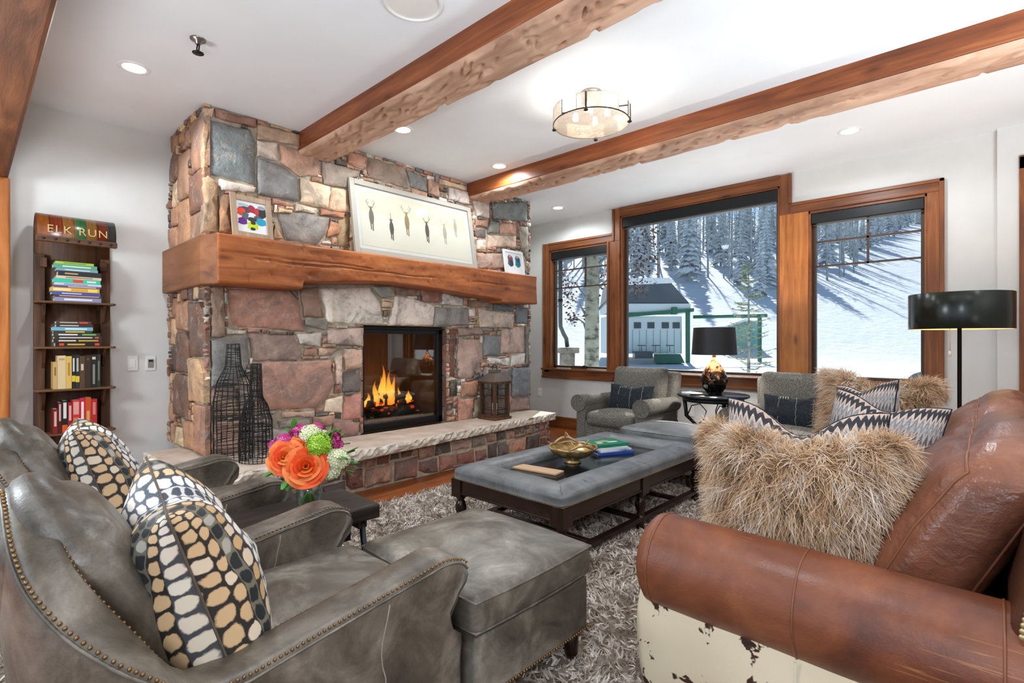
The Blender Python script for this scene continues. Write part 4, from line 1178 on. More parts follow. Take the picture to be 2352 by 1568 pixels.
# deer picture
an = -math.atan2(.12, .70)
r = thing('framed_picture', 'large grey framed print of six small deer leaning on the mantel', 'picture', (-4.098, 3.105, MZ+.003)); r.rotation_euler = (0, an, 0)
wd, ht = .735, .70
f = M()
for a0, a1, z0, z1 in ((-wd, -wd+.05, 0, ht), (wd-.05, wd, 0, ht), (-wd+.05, wd-.05, 0, .05), (-wd+.05, wd-.05, ht-.05, ht)):
    f.box(-.032, 0, a0, a1, z0, z1)
f.build('frame', MT['art_frame'], r, bevel=.004)
M().box(-.028, -.02, -wd+.02, wd-.02, .02, ht-.02).build('mat_board', MT['white_mat'], r)
f = M(); zc = .40
f.box(-.0199, -.0185, -.645, .645, zc, ht-.085, 0); f.box(-.0199, -.0185, -.645, .645, .085, zc, 1)
X_ = -.0180
for dy, dz, s, mi, st in ((-.53, .375, 1.05, 2, 1), (-.32, .30, .95, 3, 0), (-.135, .39, 1.1, 4, 1.25), (.105, .345, 1.0, 3, 1.1), (.335, .36, 1.0, 5, 1.1), (.49, .45, .9, 5, .7)):
    def line(pts, w_):
        for (a, c), (a2, c2) in zip(pts, pts[1:]):
            L = math.hypot(a2-a, c2-c) or 1; nx, ny = -(c2-c)/L*w_, (a2-a)/L*w_
            b_ = f.n(); f.v += [(X_, dy+s*(a-nx), dz+s*(c-ny)), (X_, dy+s*(a+nx), dz+s*(c+ny)), (X_, dy+s*(a2+nx), dz+s*(c2+ny)), (X_, dy+s*(a2-nx), dz+s*(c2-ny))]
            f.face((b_, b_+1, b_+2, b_+3), mi)
    body = [(-.022, .03), (-.026, -.02), (-.02, -.06), (.0, -.075), (.018, -.06), (.026, -.01), (.02, .04), (.008, .062), (-.01, .06)]
    b_ = f.n(); f.v += [(X_, dy+s*a, dz+s*c) for a, c in body]; f.face(range(b_, b_+len(body)), mi)
    line([(-.012, -.06), (-.010, -.125)], .006); line([(.010, -.06), (.006, -.135)], .006)
    head = [(-.012, .055), (.012, .055), (.009, .082), (0, .09), (-.009, .082)]
    b_ = f.n(); f.v += [(X_-.0001, dy+s*a, dz+s*c) for a, c in head]; f.face(range(b_, b_+len(head)), mi)
    line([(-.01, .078), (-.024, .082)], .004); line([(.01, .078), (.024, .082)], .004)
    for g in (-1, 1):
        line([(g*.006, .085), (g*.03*st, .10), (g*.038*st, .125), (g*.026*st, .15)], .0022)
        line([(g*.03*st, .10), (g*.018*st, .128)], .0018); line([(g*.036*st, .115), (g*.05*st, .135)], .0018)
f.build('print', [MT['art_paper'], MT['art_low'], MT['deer_ink'], MT['deer_ink_dark'], MT['deer_ink_gold'], MT['deer_ink_pale']], r)
M().box(-.0172, -.0165, -wd+.048, wd-.048, .048, ht-.048).build('glazing', MT['frame_glass'], r)
def photo_frame(label, x, y, rz, w_, h_, border, mat, blobs, lean=-.16):
    r = thing('photo_frame', label, 'photo frame', (x, y, MZ+.003)); r.rotation_euler = (0, lean, rz)
    f = M()
    for a0, a1, z0, z1 in ((-w_, -w_+border, 0, h_), (w_-border, w_, 0, h_), (-w_+border, w_-border, 0, border), (-w_+border, w_-border, h_-border, h_)): f.box(-.02, 0, a0, a1, z0, z1)
    f.build('frame', MT[mat], r, bevel=.003)
    f = M(); f.box(-.014, -.010, -w_+border*.8, w_-border*.8, border*.8, h_-border*.8, col=hexc('#eef0f2'))
    for y0, z0, ry, rz_, c in blobs:
        b_ = f.n(); n = 10
        f.v += [(-.0095+.00002*len(f.f), y0+ry*math.cos(2*PI*i/n)*(1+.25*math.sin(i*2.3)), z0+rz_*math.sin(2*PI*i/n)) for i in range(n)]
        f.face(range(b_, b_+n), 0, False, hexc(c))
    f.build('photo_print', MT['coloured'], r)
    M().box(-.055, -.02, -.02, .02, 0, h_*.6).build('easel_back', MT['black_metal'], r)
photo_frame('pale wood frame with a snapshot of skiers at the left of the mantel', -4.12, 1.525, .1, .155, .33, .042, 'pale_wood',
    [(-.03, .22, .08, .025, '#4a4f55'), (-.08, .20, .032, .034, '#f0492f'), (.0, .225, .03, .04, '#a03040'), (.05, .20, .035, .05, '#c23a3c'), (.08, .22, .03, .05, '#2f3338'), (-.05, .17, .03, .03, '#5d6468'), (.0, .18, .03, .025, '#e8e8ee'), (.04, .165, .03, .02, '#555b62'), (-.075, .125, .035, .028, '#6a2a86'), (.065, .14, .04, .032, '#2a9fc0'), (.0, .15, .035, .018, '#3b3f44'), (.0, .10, .042, .034, '#c9dc2c'), (.005, .125, .02, .016, '#40342e'), (.0, .075, .02, .012, '#2b2f33'), (-.06, .255, .04, .012, '#b8c2cb'), (.075, .255, .03, .016, '#9aa4ad')])
photo_frame('white double photo frame at the right end of the mantel', -4.13, 4.49, .02, .175, .30, .03, 'white_trim',
    [(-.062, .17, .05, .075, '#5b6a7c'), (-.065, .19, .03, .04, '#8f3f4a'), (-.05, .14, .035, .04, '#35424f'), (.068, .17, .05, .075, '#4f7d96'), (.07, .18, .032, .042, '#2a4f72'), (.06, .14, .04, .03, '#277a86'), (-.062, .225, .016, .016, '#d9a98a'), (.068, .225, .016, .016, '#d9a98a')])
# black wire bottles
def wire_bottle(label, x, y, prof, nw, nr, sd):
    rr = random.Random(sd)
    r = thing('wire_bottle', label, 'vase', (x, y, SL), 0, 'black wire bottles')
    zmax = prof[-1][1]
    def rad(z):
        for (ra, za), (rb, zb) in zip(prof, prof[1:]):
            if za <= z <= zb:
                t_ = (z-za)/(zb-za+1e-9); t_ = t_*t_*(3-2*t_); return ra+(rb-ra)*t_
        return prof[-1][0]
    m_ = M()
    for k in range(nw):
        a = 2*PI*k/nw; zt = zmax - (rr.uniform(.0, .35)*zmax if k % 2 and nw > 14 else 0)
        m_.tube([(rad(zt*i/26)*math.cos(a+.02*math.sin(i+k)), rad(zt*i/26)*math.sin(a+.02*math.sin(i+k)), zt*i/26+.003) for i in range(27)], .0026, 4)
    m_.build('upright_wires', MT['iron_wire'], r)
    m_ = M()
    for k in range(nr):
        z = .004+(zmax-.006)*(k/(nr-1)); tx, ty = rr.uniform(-.12, .12), rr.uniform(-.12, .12)
        R = rad(z); n = 26
        a0 = rr.uniform(0, 6.28); sp = 2*PI if k in (0, nr-1) or rr.random() < .6 else rr.uniform(2, 5)
        m_.tube([(R*math.cos(a0+sp*i/n), R*math.sin(a0+sp*i/n), max(.003, z+R*(tx*math.cos(a0+sp*i/n)+ty*math.sin(a0+sp*i/n)))) for i in range(n+1)], .0019, 4)
    m_.build('wire_hoops', MT['iron_wire'], r)
wire_bottle('taller black wire bottle standing on the hearth against the chimney corner', -4.07, 1.36, [(.128, 0), (.13, .12), (.132, .40), (.115, .52), (.05, .70), (.042, .84)], 20, 58, 2)
wire_bottle('shorter black wire bottle standing at the front of the hearth', -3.86, 1.44, [(.108, 0), (.112, .10), (.108, .28), (.085, .37), (.042, .48), (.036, .70)], 24, 66, 5)
# lantern
r = thing('candle_lantern', 'brown wood and metal candle lantern standing on the right of the hearth', 'lantern', (-4.06, 4.06, SL))
M().box(-.135, .135, -.135, .135, 0, .03).box(-.118, .118, -.118, .118, .03, .05).build('base', MT['old_wood'], r, bevel=.004)
for sx in (-1, 1):
    for sy in (-1, 1):
        M().box(sx*.105-.013, sx*.105+.013, sy*.105-.013, sy*.105+.013, .05, .40).build('corner_post', MT['old_wood'], r, bevel=.002)
M().box(-.135, .135, -.135, .135, .395, .42).build('top_plate', MT['old_wood'], r, bevel=.004)
for sx, sy in ((1, 0), (-1, 0), (0, 1), (0, -1)):
    g = M(); a = .104
    if sx: g.box(sx*a-.0015, sx*a+.0015, -.092, .092, .05, .395)
    else: g.box(-.092, .092, sy*a-.0015, sy*a+.0015, .05, .395)
    g.build('pane', MT['lantern_glass'], r)
    f = M()
    for q in (-.062, .062):
        if sx: f.box(sx*.109-.003, sx*.109+.003, q-.003, q+.003, .05, .395)
        else: f.box(q-.003, q+.003, sy*.109-.003, sy*.109+.003, .05, .395)
    for z in (.11, .335):
        if sx: f.box(sx*.109-.003, sx*.109+.003, -.092, .092, z-.003, z+.003)
        else: f.box(-.092, .092, sy*.109-.003, sy*.109+.003, z-.003, z+.003)
    f.build('window_bars', MT['dark_bronze'], r)
m_ = M(); m_.v = [(-.14,-.14,.42),(.14,-.14,.42),(.14,.14,.42),(-.14,.14,.42),(-.045,-.045,.515),(.045,-.045,.515),(.045,.045,.515),(-.045,.045,.515)]
for q in ((0,1,5,4),(1,2,6,5),(2,3,7,6),(3,0,4,7),(4,5,6,7),(3,2,1,0)): m_.face(q)
m_.box(-.05, .05, -.05, .05, .515, .545)
m_.build('metal_roof', MT['nickel'], r)
M().tube([(.035*math.cos(a), 0, .56+.035*math.sin(a)) for a in np.linspace(0, 2*PI, 20)[:-1]], .004, 6, True).build('hanging_ring', MT['dark_bronze'], r)
M().lathe([(.038, .05), (.038, .17), (.03, .172), (0, .168)], 20).build('candle', MT['paper'], r)
# ------------------------------------------------------------------ rug
r = thing('shag_rug', 'large brown and grey shag rug under the ottomans and sofa', 'rug', (-1.4, 2.3, 0))
RX0, RX1, RY0, RY1 = -3.42, .75, -.55, 5.0
g = M().box(RX0+1.4, RX1+1.4, RY0-2.3, RY1-2.3, .001, .014)
g.build('backing', MT['rug_base'], r)
rng = np.random.default_rng(4)
pts = []
def scat(x0, x1, y0, y1, dens):
    n = int((x1-x0)*(y1-y0)*dens)
    return np.stack([rng.uniform(x0, x1, n), rng.uniform(y0, y1, n)], 1)
P2 = np.concatenate([scat(RX0, -.7, 1.6, RY1, 5200), scat(-1.2, -.3, .3, 1.7, 9500), scat(RX0, -1.2, -.3, 1.6, 2200), scat(-.7, RX1, 1.6, RY1, 900)])
n = len(P2)
cl = np.array([noise.noise((x*9, y*9, 3.1)) for x, y in P2])
cl2 = np.array([noise.noise((x*22, y*22, 8.1)) for x, y in P2])
ang = np.array([noise.noise((x*7, y*7, 1.7)) for x, y in P2])*9 + rng.normal(0, .5, n)
tilt = .55+.35*rng.random(n)
D = np.stack([np.cos(ang)*tilt, np.sin(ang)*tilt, np.full(n, .75)], 1)
base = np.stack([P2[:,0]+1.4, P2[:,1]-2.3, np.full(n, .010)], 1)
pal = np.array([hexc(c) for c in ('#84746a', '#ab9b8d', '#cdbfb2', '#e2d7cc', '#f0e9e1', '#a19b95')])
mixv = np.clip((cl*.9+cl2*.8+rng.normal(0, .25, n))*2.2+2.4, 0, 5).astype(int)
ribbons('pile', base, D, (.045+.03*rng.random(n)), (.007+.006*rng.random(n)), MT['rug_fibre'], r, 3, .45, .35, pal[mixv], 9)

# ------------------------------------------------------------------ grey leather barrel chairs
def barrel_chair(loc, label):
    r = thing('leather_armchair', label, 'armchair', loc, 0, 'grey leather nailhead armchairs')
    A, Bk, YF, YS = .335, .18, .475, -.205     # half width of the arm centre line, depth of the squarish round back
    TH = .058                                  # half thickness
    def sp(th):
        c_, s_ = math.cos(th), math.sin(th)
        return (A*math.copysign(abs(c_)**.62, c_), YS-Bk*abs(s_)**.62)
    tab = [sp(PI*i/200) for i in range(201)]
    cum = [0]
    for p, q in zip(tab, tab[1:]): cum.append(cum[-1]+math.hypot(q[0]-p[0], q[1]-p[1]))
    def path(s):                               # s 0..1 from the right arm front round the back to the left arm front
        Ls = YF-YS; La = cum[-1]; T = 2*Ls+La; d = s*T
        if d < Ls: return (A, YF-d, 1, 0, 0.0)
        if d > Ls+La: return (-A, YS+(d-Ls-La), -1, 0, 0.0)
        e = d-Ls; i = 0
        lo, hi = 0, 200
        while hi-lo > 1:
            md = (lo+hi)//2
            if cum[md] <= e: lo = md
            else: hi = md
        f_ = (e-cum[lo])/max(1e-9, cum[hi]-cum[lo])
        x, y = tab[lo][0]+(tab[hi][0]-tab[lo][0])*f_, tab[lo][1]+(tab[hi][1]-tab[lo][1])*f_
        k0, k1 = max(0, lo-6), min(200, hi+6)
        tx, ty = tab[k1][0]-tab[k0][0], tab[k1][1]-tab[k0][1]; L = math.hypot(tx, ty)
        w_ = min(1, e/.10, (La-e)/.10); w_ = max(0, w_)
        nx, ny = -ty/L, tx/L
        if x*nx + (y-YS)*ny < 0: nx, ny = -nx, -ny
        sx_ = 1 if x > 0 else -1
        nx, ny = sx_*(1-w_)+nx*w_, ny*w_; L = math.hypot(nx, ny) or 1
        return (x, y, nx/L, ny/L, max(0, min(1, (YS-y)/Bk)))
    def top(s):
        x, y, nx, ny, sn = path(s)
        q = min(1, max(0, (-.20-y)/.165)); q = q*q*(3-2*q)
        back = .94-.215*(abs(x)/.32)**1.5
        fr = max(0, min(1, (y-(YF-.10))/.10))
        arm_ = .555+.155*max(-.03, y+.09)-.07*(1-math.sqrt(max(0, 1-fr*fr)))
        return arm_+max(0, back-arm_)*q
    def front(z):                              # outline of the arm front: rounded head, waist, flare
        P = [(.10, .0), (.30, .0), (.37, .006), (.41, -.03), (.45, -.042), (.50, -.012), (.55, .026), (.59, .03), (.64, .0)]
        for (z0, a), (z1, c) in zip(P, P[1:]):
            if z0 <= z <= z1:
                t_ = (z-z0)/(z1-z0); t_ = t_*t_*(3-2*t_); return a+(c-a)*t_
        return P[-1][1] if z > .64 else 0
    def shell_pt(s, k):                        # k 0..1 around the wall section: outer foot, up, over, inner foot
        x, y, nx, ny, sn = path(s); h = top(s); z0 = .11; RT = .035
        IN = TH*(1-.72*sn)
        if k < .4: o, z = TH, z0+(h-RT-z0)*k/.4
        elif k < .6:
            a = (k-.4)/.2*PI; o, z = (TH if k < .5 else IN)*math.copysign(abs(math.cos(a))**.55, math.cos(a)), h-RT+RT*abs(math.sin(a))**.55
        else: o, z = -IN, h-RT-(h-RT-z0)*(k-.6)/.4
        lean = sn*(.04*max(0, z-.30)/.6 + .02*math.sin(min(1, max(0, (z-.3)/.6))*PI))
        roll = .012*min(1, max(0, (z-.42)/.2))*(1-sn) if o > 0 else 0
        o2 = o+lean+roll
        w_ = max(0, (y-.10)/.375)
        return (x+nx*o2, y+ny*o2+w_*front(z), z)
    m_ = M().grid(lambda u, v: shell_pt(u, v), 84, 40)
    m_.f = m_.f[:]; b_ = m_.n()
    k = 41
    # closed ends (arm fronts), slightly padded
    for end in (0, 84):
        ring = [end*k+j for j in range(k)]
        cx = sum(m_.v[i][0] for i in ring)/k; cz = .38
        rings = [ring]
        for sc_, pad in ((.82, .012), (.4, .018)):
            st = m_.n()
            for i in ring:
                x, y, z = m_.v[i]
                m_.v.append((cx+(x-cx)*sc_, y+pad, z if z < .2 else z-(1-sc_)*.10*min(1, (z-.2)/.4)))
            rings.append(list(range(st, st+k)))
        for ra, rb in zip(rings, rings[1:]):
            for j in range(k-1): m_.face((ra[j], ra[j+1], rb[j+1], rb[j]) if end else (ra[j], rb[j], rb[j+1], ra[j+1]), 0, True)
        m_.face(rings[-1] if end else rings[-1][::-1], 0, True)
    m_.build('back_and_arms', MT['grey_leather_back'], r)
    # nail trim along both edges of the top band, and piping under it
    m_ = M(); pp = M()
    for kk in (.432, .568):
        last = None; acc = 0
        for i in range(1401):
            p = Vector(shell_pt(.004+.992*i/1400, kk))
            if last is not None:
                acc += (p-last).length
            if last is None or acc >= .0125:
                acc = 0; m_.sphere(tuple(p), (.0042, .0042, .0042), 7, 5)
            last = p
        pp.tube([shell_pt(.002+.996*i/160, kk+(-.024 if kk < .5 else .024)) for i in range(161)], .0035, 6)
    m_.build('nailhead_trim', MT['brass'], r, kind='stuff')
    pp.build('piping', MT['grey_leather'], r)
    # seam down the outside of each arm and the back corner
    for s_ in (.115, .885, .33, .67):
        M().tube([Vector(shell_pt(s_, .395*j/14)) + Vector((path(s_)[2], path(s_)[3], 0))*.0006 for j in range(15)], .0022, 5).build('side_seam', MT['thread'], r)
        if s_ in (.115, .885): M().tube([Vector(shell_pt(s_, .60+.25*j/14)) for j in range(15)], .0022, 5).build('side_seam', MT['thread'], r)
    # seat deck, cushion
    m_ = M().soft((0, .06, .215), (.285, .41, .105), .02, 6); m_.build('seat_deck', MT['grey_leather'], r)
    def sag(o, q):
        x, y, z = o
        if y < 0: x *= 1-.18*min(1, -y/.35)**2
        return (x, y, z+.006*noise.noise((x*5, y*5, 2))*(q[2] > 0))
    m_ = M().soft((0, .11, .395), (.278, .395, .078), .045, 8, (.0, .012, .03), sag); c_ = m_.build('seat_cushion', MT['grey_leather'], r)
    # back cushion, full and rounded
    def bc(o, q):
        x, y, z = o
        y += -.10*(x/.28)**2*(-1) * -1 if False else 0
        x *= 1-.20*max(0, q[2])**2; z -= .05*abs(q[0])**2.5*max(0, q[2])
        y -= .0
        return (x, y, z)
    m_ = M().soft((0, 0, 0), (.252, .072, .25), .068, 8, (.01, .06, .03), bc)
    m_.xf(Matrix.Translation((0, -.355, .69)) @ Matrix.Rotation(math.radians(19), 4, 'X'))
    for i, (x, y, z) in enumerate(m_.v):       # wrap the pad round the curved back
        m_.v[i] = (x, y+.09*(abs(x)/.27)**3, z-.045*(abs(x)/.29)**2*max(0, (z-.5)/.4))
    m_.build('back_cushion', MT['grey_leather_back'], r)
    for sx in (-1, 1):
        for sy in (-.33, .42):
            M().prism([(sx*.29-.028, sy-.028), (sx*.29+.028, sy-.028), (sx*.29+.028, sy+.028), (sx*.29-.028, sy+.028)], 'z', .012, .115).build('leg', MT['espresso_z'], r, bevel=.006)
    return r
ch1 = barrel_chair((-1.555, .54, .0), 'nearest grey leather armchair with nailhead trim in the lower left corner')
ch2 = dup(ch1, (-2.77, .54, 0), label='farther grey leather armchair beyond the side table, nearest the stone hearth')

# square cushions with pinched corners: the front lies in the local XZ plane, thickness along Y
def pillow_mesh(w_, h_, t_, chop=0, nu=26, sd=0, flop=.0):
    m_ = M()
    def pt(u, v, sgn):
        x, z = 2*u-1, 2*v-1
        x = .15*x+.85*math.sin(PI/2*x); z = .15*z+.85*math.sin(PI/2*z)
        e = max(0, (1-x*x))**.42*max(0, (1-z*z))**.42
        px = x*w_/2*(1-.07*(1-abs(z))**1.0*0 - .06*(1-z*z)*abs(x))
        pz = z*h_/2*(1-.06*(1-x*x)*abs(z))
        if chop and z > 0: pz -= chop*z**2*math.exp(-(x/.42)**2)
        wr = .010*noise.noise((x*3+sd, z*3, sgn*2))
        y = sgn*t_/2*e*(1+.22*noise.noise((x*1.6+sd, z*1.6, sgn)))+wr*e
        if chop and z > 0: y *= 1-.35*z*math.exp(-(x/.4)**2)
        return (px, y, pz)
    m_.grid(lambda u, v: pt(u, v, -1), nu, nu)
    n0 = len(m_.f)
    m_.grid(lambda u, v: pt(1-u, v, 1), nu, nu)
    return m_
def place(m_, c, rx=0, ry=0, rz=0):
    return m_
def printed_pillow(label, group, mat, loc, rot, w_, h_, t_, sd, chop=0):
    r = pillow_mesh(w_, h_, t_, chop, 28, sd).build('throw_pillow', MT[mat], None, loc=loc, rot=rot)
    tag(r, label, 'pillow', group)
    pe = M()
    m2 = []
    for i in range(4):
        for j in range(24):
            q = -1+2*j/24
            x, z = [(q, -1), (1, q), (-q, 1), (-1, -q)][i]
            px = x*w_/2*(1-.06*(1-z*z)*abs(x)); pz = z*h_/2*(1-.06*(1-x*x)*abs(z))
            if chop and z > 0: pz -= chop*z**2*math.exp(-(x/.42)**2)
            m2.append((px, 0, pz))
    pe.tube(m2, .0032, 5, True).build('edge_seam', MT['seam_dark'] if mat == 'snake_print' else MT['charcoal_cloth'], r)
    return r
R_ = math.radians
printed_pillow('snakeskin print throw pillow propped in the nearest leather armchair', 'snakeskin print pillows', 'snake_print', (-1.52, .415, .635), (R_(18), R_(2), R_(-8)), .58, .56, .31, 1, .04)
printed_pillow('snakeskin print throw pillow in the leather armchair nearest the hearth', 'snakeskin print pillows', 'snake_print', (-2.75, .40, .655), (R_(18), R_(-2), R_(-8)), .55, .54, .28, 4, .05)

# ------------------------------------------------------------------ leather ottomans
def ottoman(loc, label, mat, w_=.66, d_=.60, rz=0):
    r = thing('leather_ottoman', label, 'ottoman', loc, rz, 'grey leather ottomans')
    M().soft((0, 0, .225), (w_/2-.012, d_/2-.012, .105), .018, 6, (.004, .004, 0)).build('base', MT[mat], r)
    def dome(o, q):
        x, y, z = o
        return (x, y, z+.006*noise.noise((x*6, y*6, 5))*(q[2] > .3))
    cu = M().soft((0, 0, .395), (w_/2, d_/2, .062), .03, 8, (.012, .012, .035), dome).build('cushion', MT[mat], r)
    hw, hd = w_/2+.003, d_/2+.003
    for z, e in ((.440, .0), (.347, -.002)):
        pts = []
        for i in range(4):
            for j in range(12):
                q = -1+2*j/12
                x, y = [(q, -1), (1, q), (-q, -1*-1), (-1, -q)][i]
                bx = .010*(1-y*y)*x*(1 if i % 2 else 0); by = .010*(1-x*x)*y*(0 if i % 2 else 1)
                pts.append((x*(hw-.008+e)+bx, y*(hd-.008+e)+by, z))
        M().tube(pts, .0045, 6, True).build('piping', MT[mat], cu)
    m_ = M()
    L = 2*(w_+d_-.05)
    for a, c, ax in ((-w_/2+.012, w_/2-.012, 0), (-d_/2+.012, d_/2-.012, 1)):
        for s in (-1, 1):
            k = int((c-a)/.0135)
            for i in range(k+1):
                q = a+(c-a)*i/k
                p = (q, s*(d_/2-.010), .13) if ax == 0 else (s*(w_/2-.010), q, .13)
                m_.sphere(p, .0048, 7, 5)
    m_.build('nailhead_trim', MT['brass'], r, kind='stuff')
    for sx in (-1, 1):
        for sy in (-1, 1):
            M().lathe([(.02, .012), (.026, .03), (.03, .07), (.026, .122)], 12, (sx*(w_/2-.06), sy*(d_/2-.06), 0)).build('leg', MT['espresso_z'], r)
    return r
ottoman((-1.47, 1.37, .012), 'grey leather ottoman in front of the nearest armchair', 'grey_leather', .66, .62)
ottoman((-2.15, 4.42, .012), 'slate leather ottoman beyond the far end of the coffee table', 'slate_leather', .70, .62)

# ------------------------------------------------------------------ coffee table ottoman
CX0, CX1, CY0, CY1 = -2.565, -1.655, 2.165, 3.955
r = thing('coffee_table', 'long upholstered coffee table with a leather rim, tray centre and dark turned legs', 'coffee table', ((CX0+CX1)/2, (CY0+CY1)/2, .014))
hw, hd = (CX1-CX0)/2, (CY1-CY0)/2
zt, zb = .438, .352
bw = .215                                  # width of the padded rim
def rim(u, v):                             # u around the rectangle, v across the padded section
    per = [(-1,-1),(1,-1),(1,1),(-1,1)]
    k = int(u*4) % 4; t_ = u*4-int(u*4)
    a, c = per[k], per[(k+1) % 4]
    sx, sy = a[0]+(c[0]-a[0])*t_, a[1]+(c[1]-a[1])*t_
    prof = [(0, zb), (.004, zb+.02), (0.003, zb+.05), (.012, zt-.022), (.035, zt-.006), (.07, zt+.003), (.11, zt+.006), (.15, zt+.002), (.185, zt-.008), (.205, zt-.03), (.213, zt-.055)]
    q = v*(len(prof)-1); i = min(len(prof)-2, int(q)); f_ = q-i
    d = prof[i][0]+(prof[i+1][0]-prof[i][0])*f_; z = prof[i][1]+(prof[i+1][1]-prof[i][1])*f_
    x, y = sx*(hw-d), sy*(hd-d)
    # soften the corners
    cr = .045
    ix, iy = max(0, abs(x)-(hw-d-cr)), max(0, abs(y)-(hd-d-cr))
    if ix > 0 and iy > 0 and d < .1:
        L = math.hypot(ix, iy)
        if L > cr: x = math.copysign(hw-d-cr+ix/L*cr, x); y = math.copysign(hd-d-cr+iy/L*cr, y)
    return (x, y, z+.004*noise.noise((x*6, y*6, 1)))
M().grid(rim, 112, 30, cu=True).build('leather_rim', MT['slate_leather'], r)
sm = M()
for sx in (-1, 1):
    for sy in (-1, 1): sm.tube([(sx*(hw-.013-q*.19), sy*(hd-.013-q*.19), zt-.012+.02*math.sin(PI*min(1, q*1.2))*.95-.012*q) for q in np.linspace(0, 1, 10)], .003, 5)
for y in (-.62, .0, .62):
    for s in (-1, 1): sm.tube([(s*(hw-.006-.2*q), y*1.0, zt-.014+.022*math.sin(PI*min(1, .25+q*.7))-.004) for q in np.linspace(0, 1, 10)], .0022, 5)
sm.build('rim_seams', MT['slate_leather'], r)
M().box(-hw+.2, hw-.2, -hd+.2, hd-.2, zt-.075, zt-.055).build('tray', MT['black_gloss'], r)
f = M(); ap0, ap1 = .262, zb+.006
f.box(-hw+.012, hw-.012, -hd+.012, -hd+.04, ap0, ap1); f.box(-hw+.012, hw-.012, hd-.04, hd-.012, ap0, ap1)
f.box(-hw+.012, -hw+.04, -hd+.012, hd-.012, ap0, ap1); f.box(hw-.04, hw-.012, -hd+.012, hd-.012, ap0, ap1)
f.box(-hw+.03, hw-.03, -hd+.03, hd-.03, ap1-.02, ap1)
f.box(-hw+.006, hw-.006, -hd+.006, -hd+.014, ap0, ap0+.012); f.box(-hw+.006, hw-.006, hd-.014, hd-.006, ap0, ap0+.012)
f.box(-hw+.006, -hw+.014, -hd+.006, hd-.006, ap0, ap0+.012); f.box(hw-.014, hw-.006, -hd+.006, hd-.006, ap0, ap0+.012)
f.build('apron', MT['espresso'], r, bevel=.002)
m_ = M()
for s in (-1, 1):
    k = int(2*hw/.0125)
    for i in range(k+1): m_.sphere((-hw+2*hw*i/k, s*(hd+.002), zb+.004), .0042, 6, 4)
    k = int(2*hd/.0125)
    for i in range(k+1): m_.sphere((s*(hw+.002), -hd+2*hd*i/k, zb+.004), .0042, 6, 4)
m_.build('nailhead_trim', MT['brass'], r, kind='stuff')
for sx in (-1, 1):
    for sy in (-1, 0, 1):
        m_ = M(); x, y = sx*(hw-.045), sy*(hd-.045)
        m_.box(x-.043, x+.043, y-.043, y+.043, .236, ap1)
        m_.lathe([(.030, .0), (.032, .018), (.024, .03), (.030, .042), (.030, .088), (.022, .092), (.026, .10), (.020, .108), (.036, .15), (.037, .175), (.026, .205), (.020, .214), (.030, .222), (.022, .23), (.034, .238)], 18, (x, y, 0))
        m_.build('leg', MT['espresso_z'], r)
for sx in (-1, 1): M().box(sx*(hw-.045)-.022, sx*(hw-.045)+.022, -hd+.05, hd-.05, .052, .083).build('long_stretcher', MT['espresso'], r, bevel=.004)
for y in (-hd+.33, 0, hd-.33): M().box(-hw+.06, hw-.06, y-.02, y+.02, .054, .082).build('cross_stretcher', MT['espresso'], r, bevel=.004)
TZ = .014+zt-.055
# bowl with a branch rim
r = thing('decorative_bowl', 'gold footed bowl with branch shaped handles on the coffee table tray', 'bowl', (-2.17, 2.95, TZ+.001))
M().lathe([(0, 0), (.06, 0), (.062, .008), (.045, .016), (.05, .026), (.10, .042), (.145, .068), (.168, .098), (.172, .106), (.165, .106), (.14, .078), (.09, .056), (.04, .046), (0, .044)], 44).build('dish', MT['bowl_gold'], r)
m_ = M().tube([(.168*math.cos(2*PI*k/40)*(1+.02*math.sin(k*2.1)), .168*math.sin(2*PI*k/40)*(1+.02*math.sin(k*1.7)), .108+.004*math.sin(k*1.3)) for k in range(40)], .007, 7, True)
for a0, sg in ((2.0, 1), (5.2, -1)):
    ps = [(.168*math.cos(a0+q*1.1), .168*math.sin(a0+q*1.1), .11+.035*math.sin(PI*q)) for q in np.linspace(0, 1, 9)]
    m_.tube(ps, [.010-.003*abs(q-.5) for q in np.linspace(0, 1, 9)], 7)
    p = Vector(ps[4]); m_.tube([p, p+Vector((.02, -.02*sg, .02)), p+Vector((.03, -.03*sg, .045))], [.007, .006, .004], 6)
    p = Vector(ps[2]); m_.tube([p, p+Vector((-.03, .0, .02)), p+Vector((-.05, .01, .035))], [.007, .005, .004], 6)
m_.build('branch_rim', MT['branch_gold'], r)
def book(label, group, loc, rz, l, w_, t_, cov, rx=0, ry=0, spine=None, title=None, page='#e6dfd0', cat='book'):
    """a closed book lying flat: spine towards -Y"""
    r = thing('book', label, cat, loc, rz, group); r.rotation_euler = (rx, ry, rz)
    c = M(); k = hexc(cov)
    c.box(-l/2, l/2, -w_/2, w_/2, 0, .0025, col=k); c.box(-l/2, l/2, -w_/2, w_/2, t_-.0025, t_, col=k)
    c.box(-l/2, l/2, -w_/2-.0015, -w_/2+.002, 0, t_, col=hexc(spine or cov))
    if title:
        for (a0, a1, z0, z1, tc_) in title: c.box(l*a0, l*a1, -w_/2-.0022, -w_/2-.0012, t_*z0, t_*z1, col=hexc(tc_))
    c.build('cover', MT['book_cover'], r)
    M().box(-l/2+.004, l/2-.004, -w_/2+.002, w_/2-.004, .0026, t_-.0026, col=hexc(page)).build('pages', MT['book_cover'], r)
    return r
b1 = book('large blue book with white page edges at the bottom of the coffee table stack', 'coffee table books', (-2.17, 3.42, TZ+.001), R_(62), .30, .23, .018, '#2d4f9e')
b2 = book('white magazine between the blue and green books on the coffee table', 'coffee table books', (-2.19, 3.43, TZ+.0205), R_(70), .29, .22, .012, '#e4e6ea')
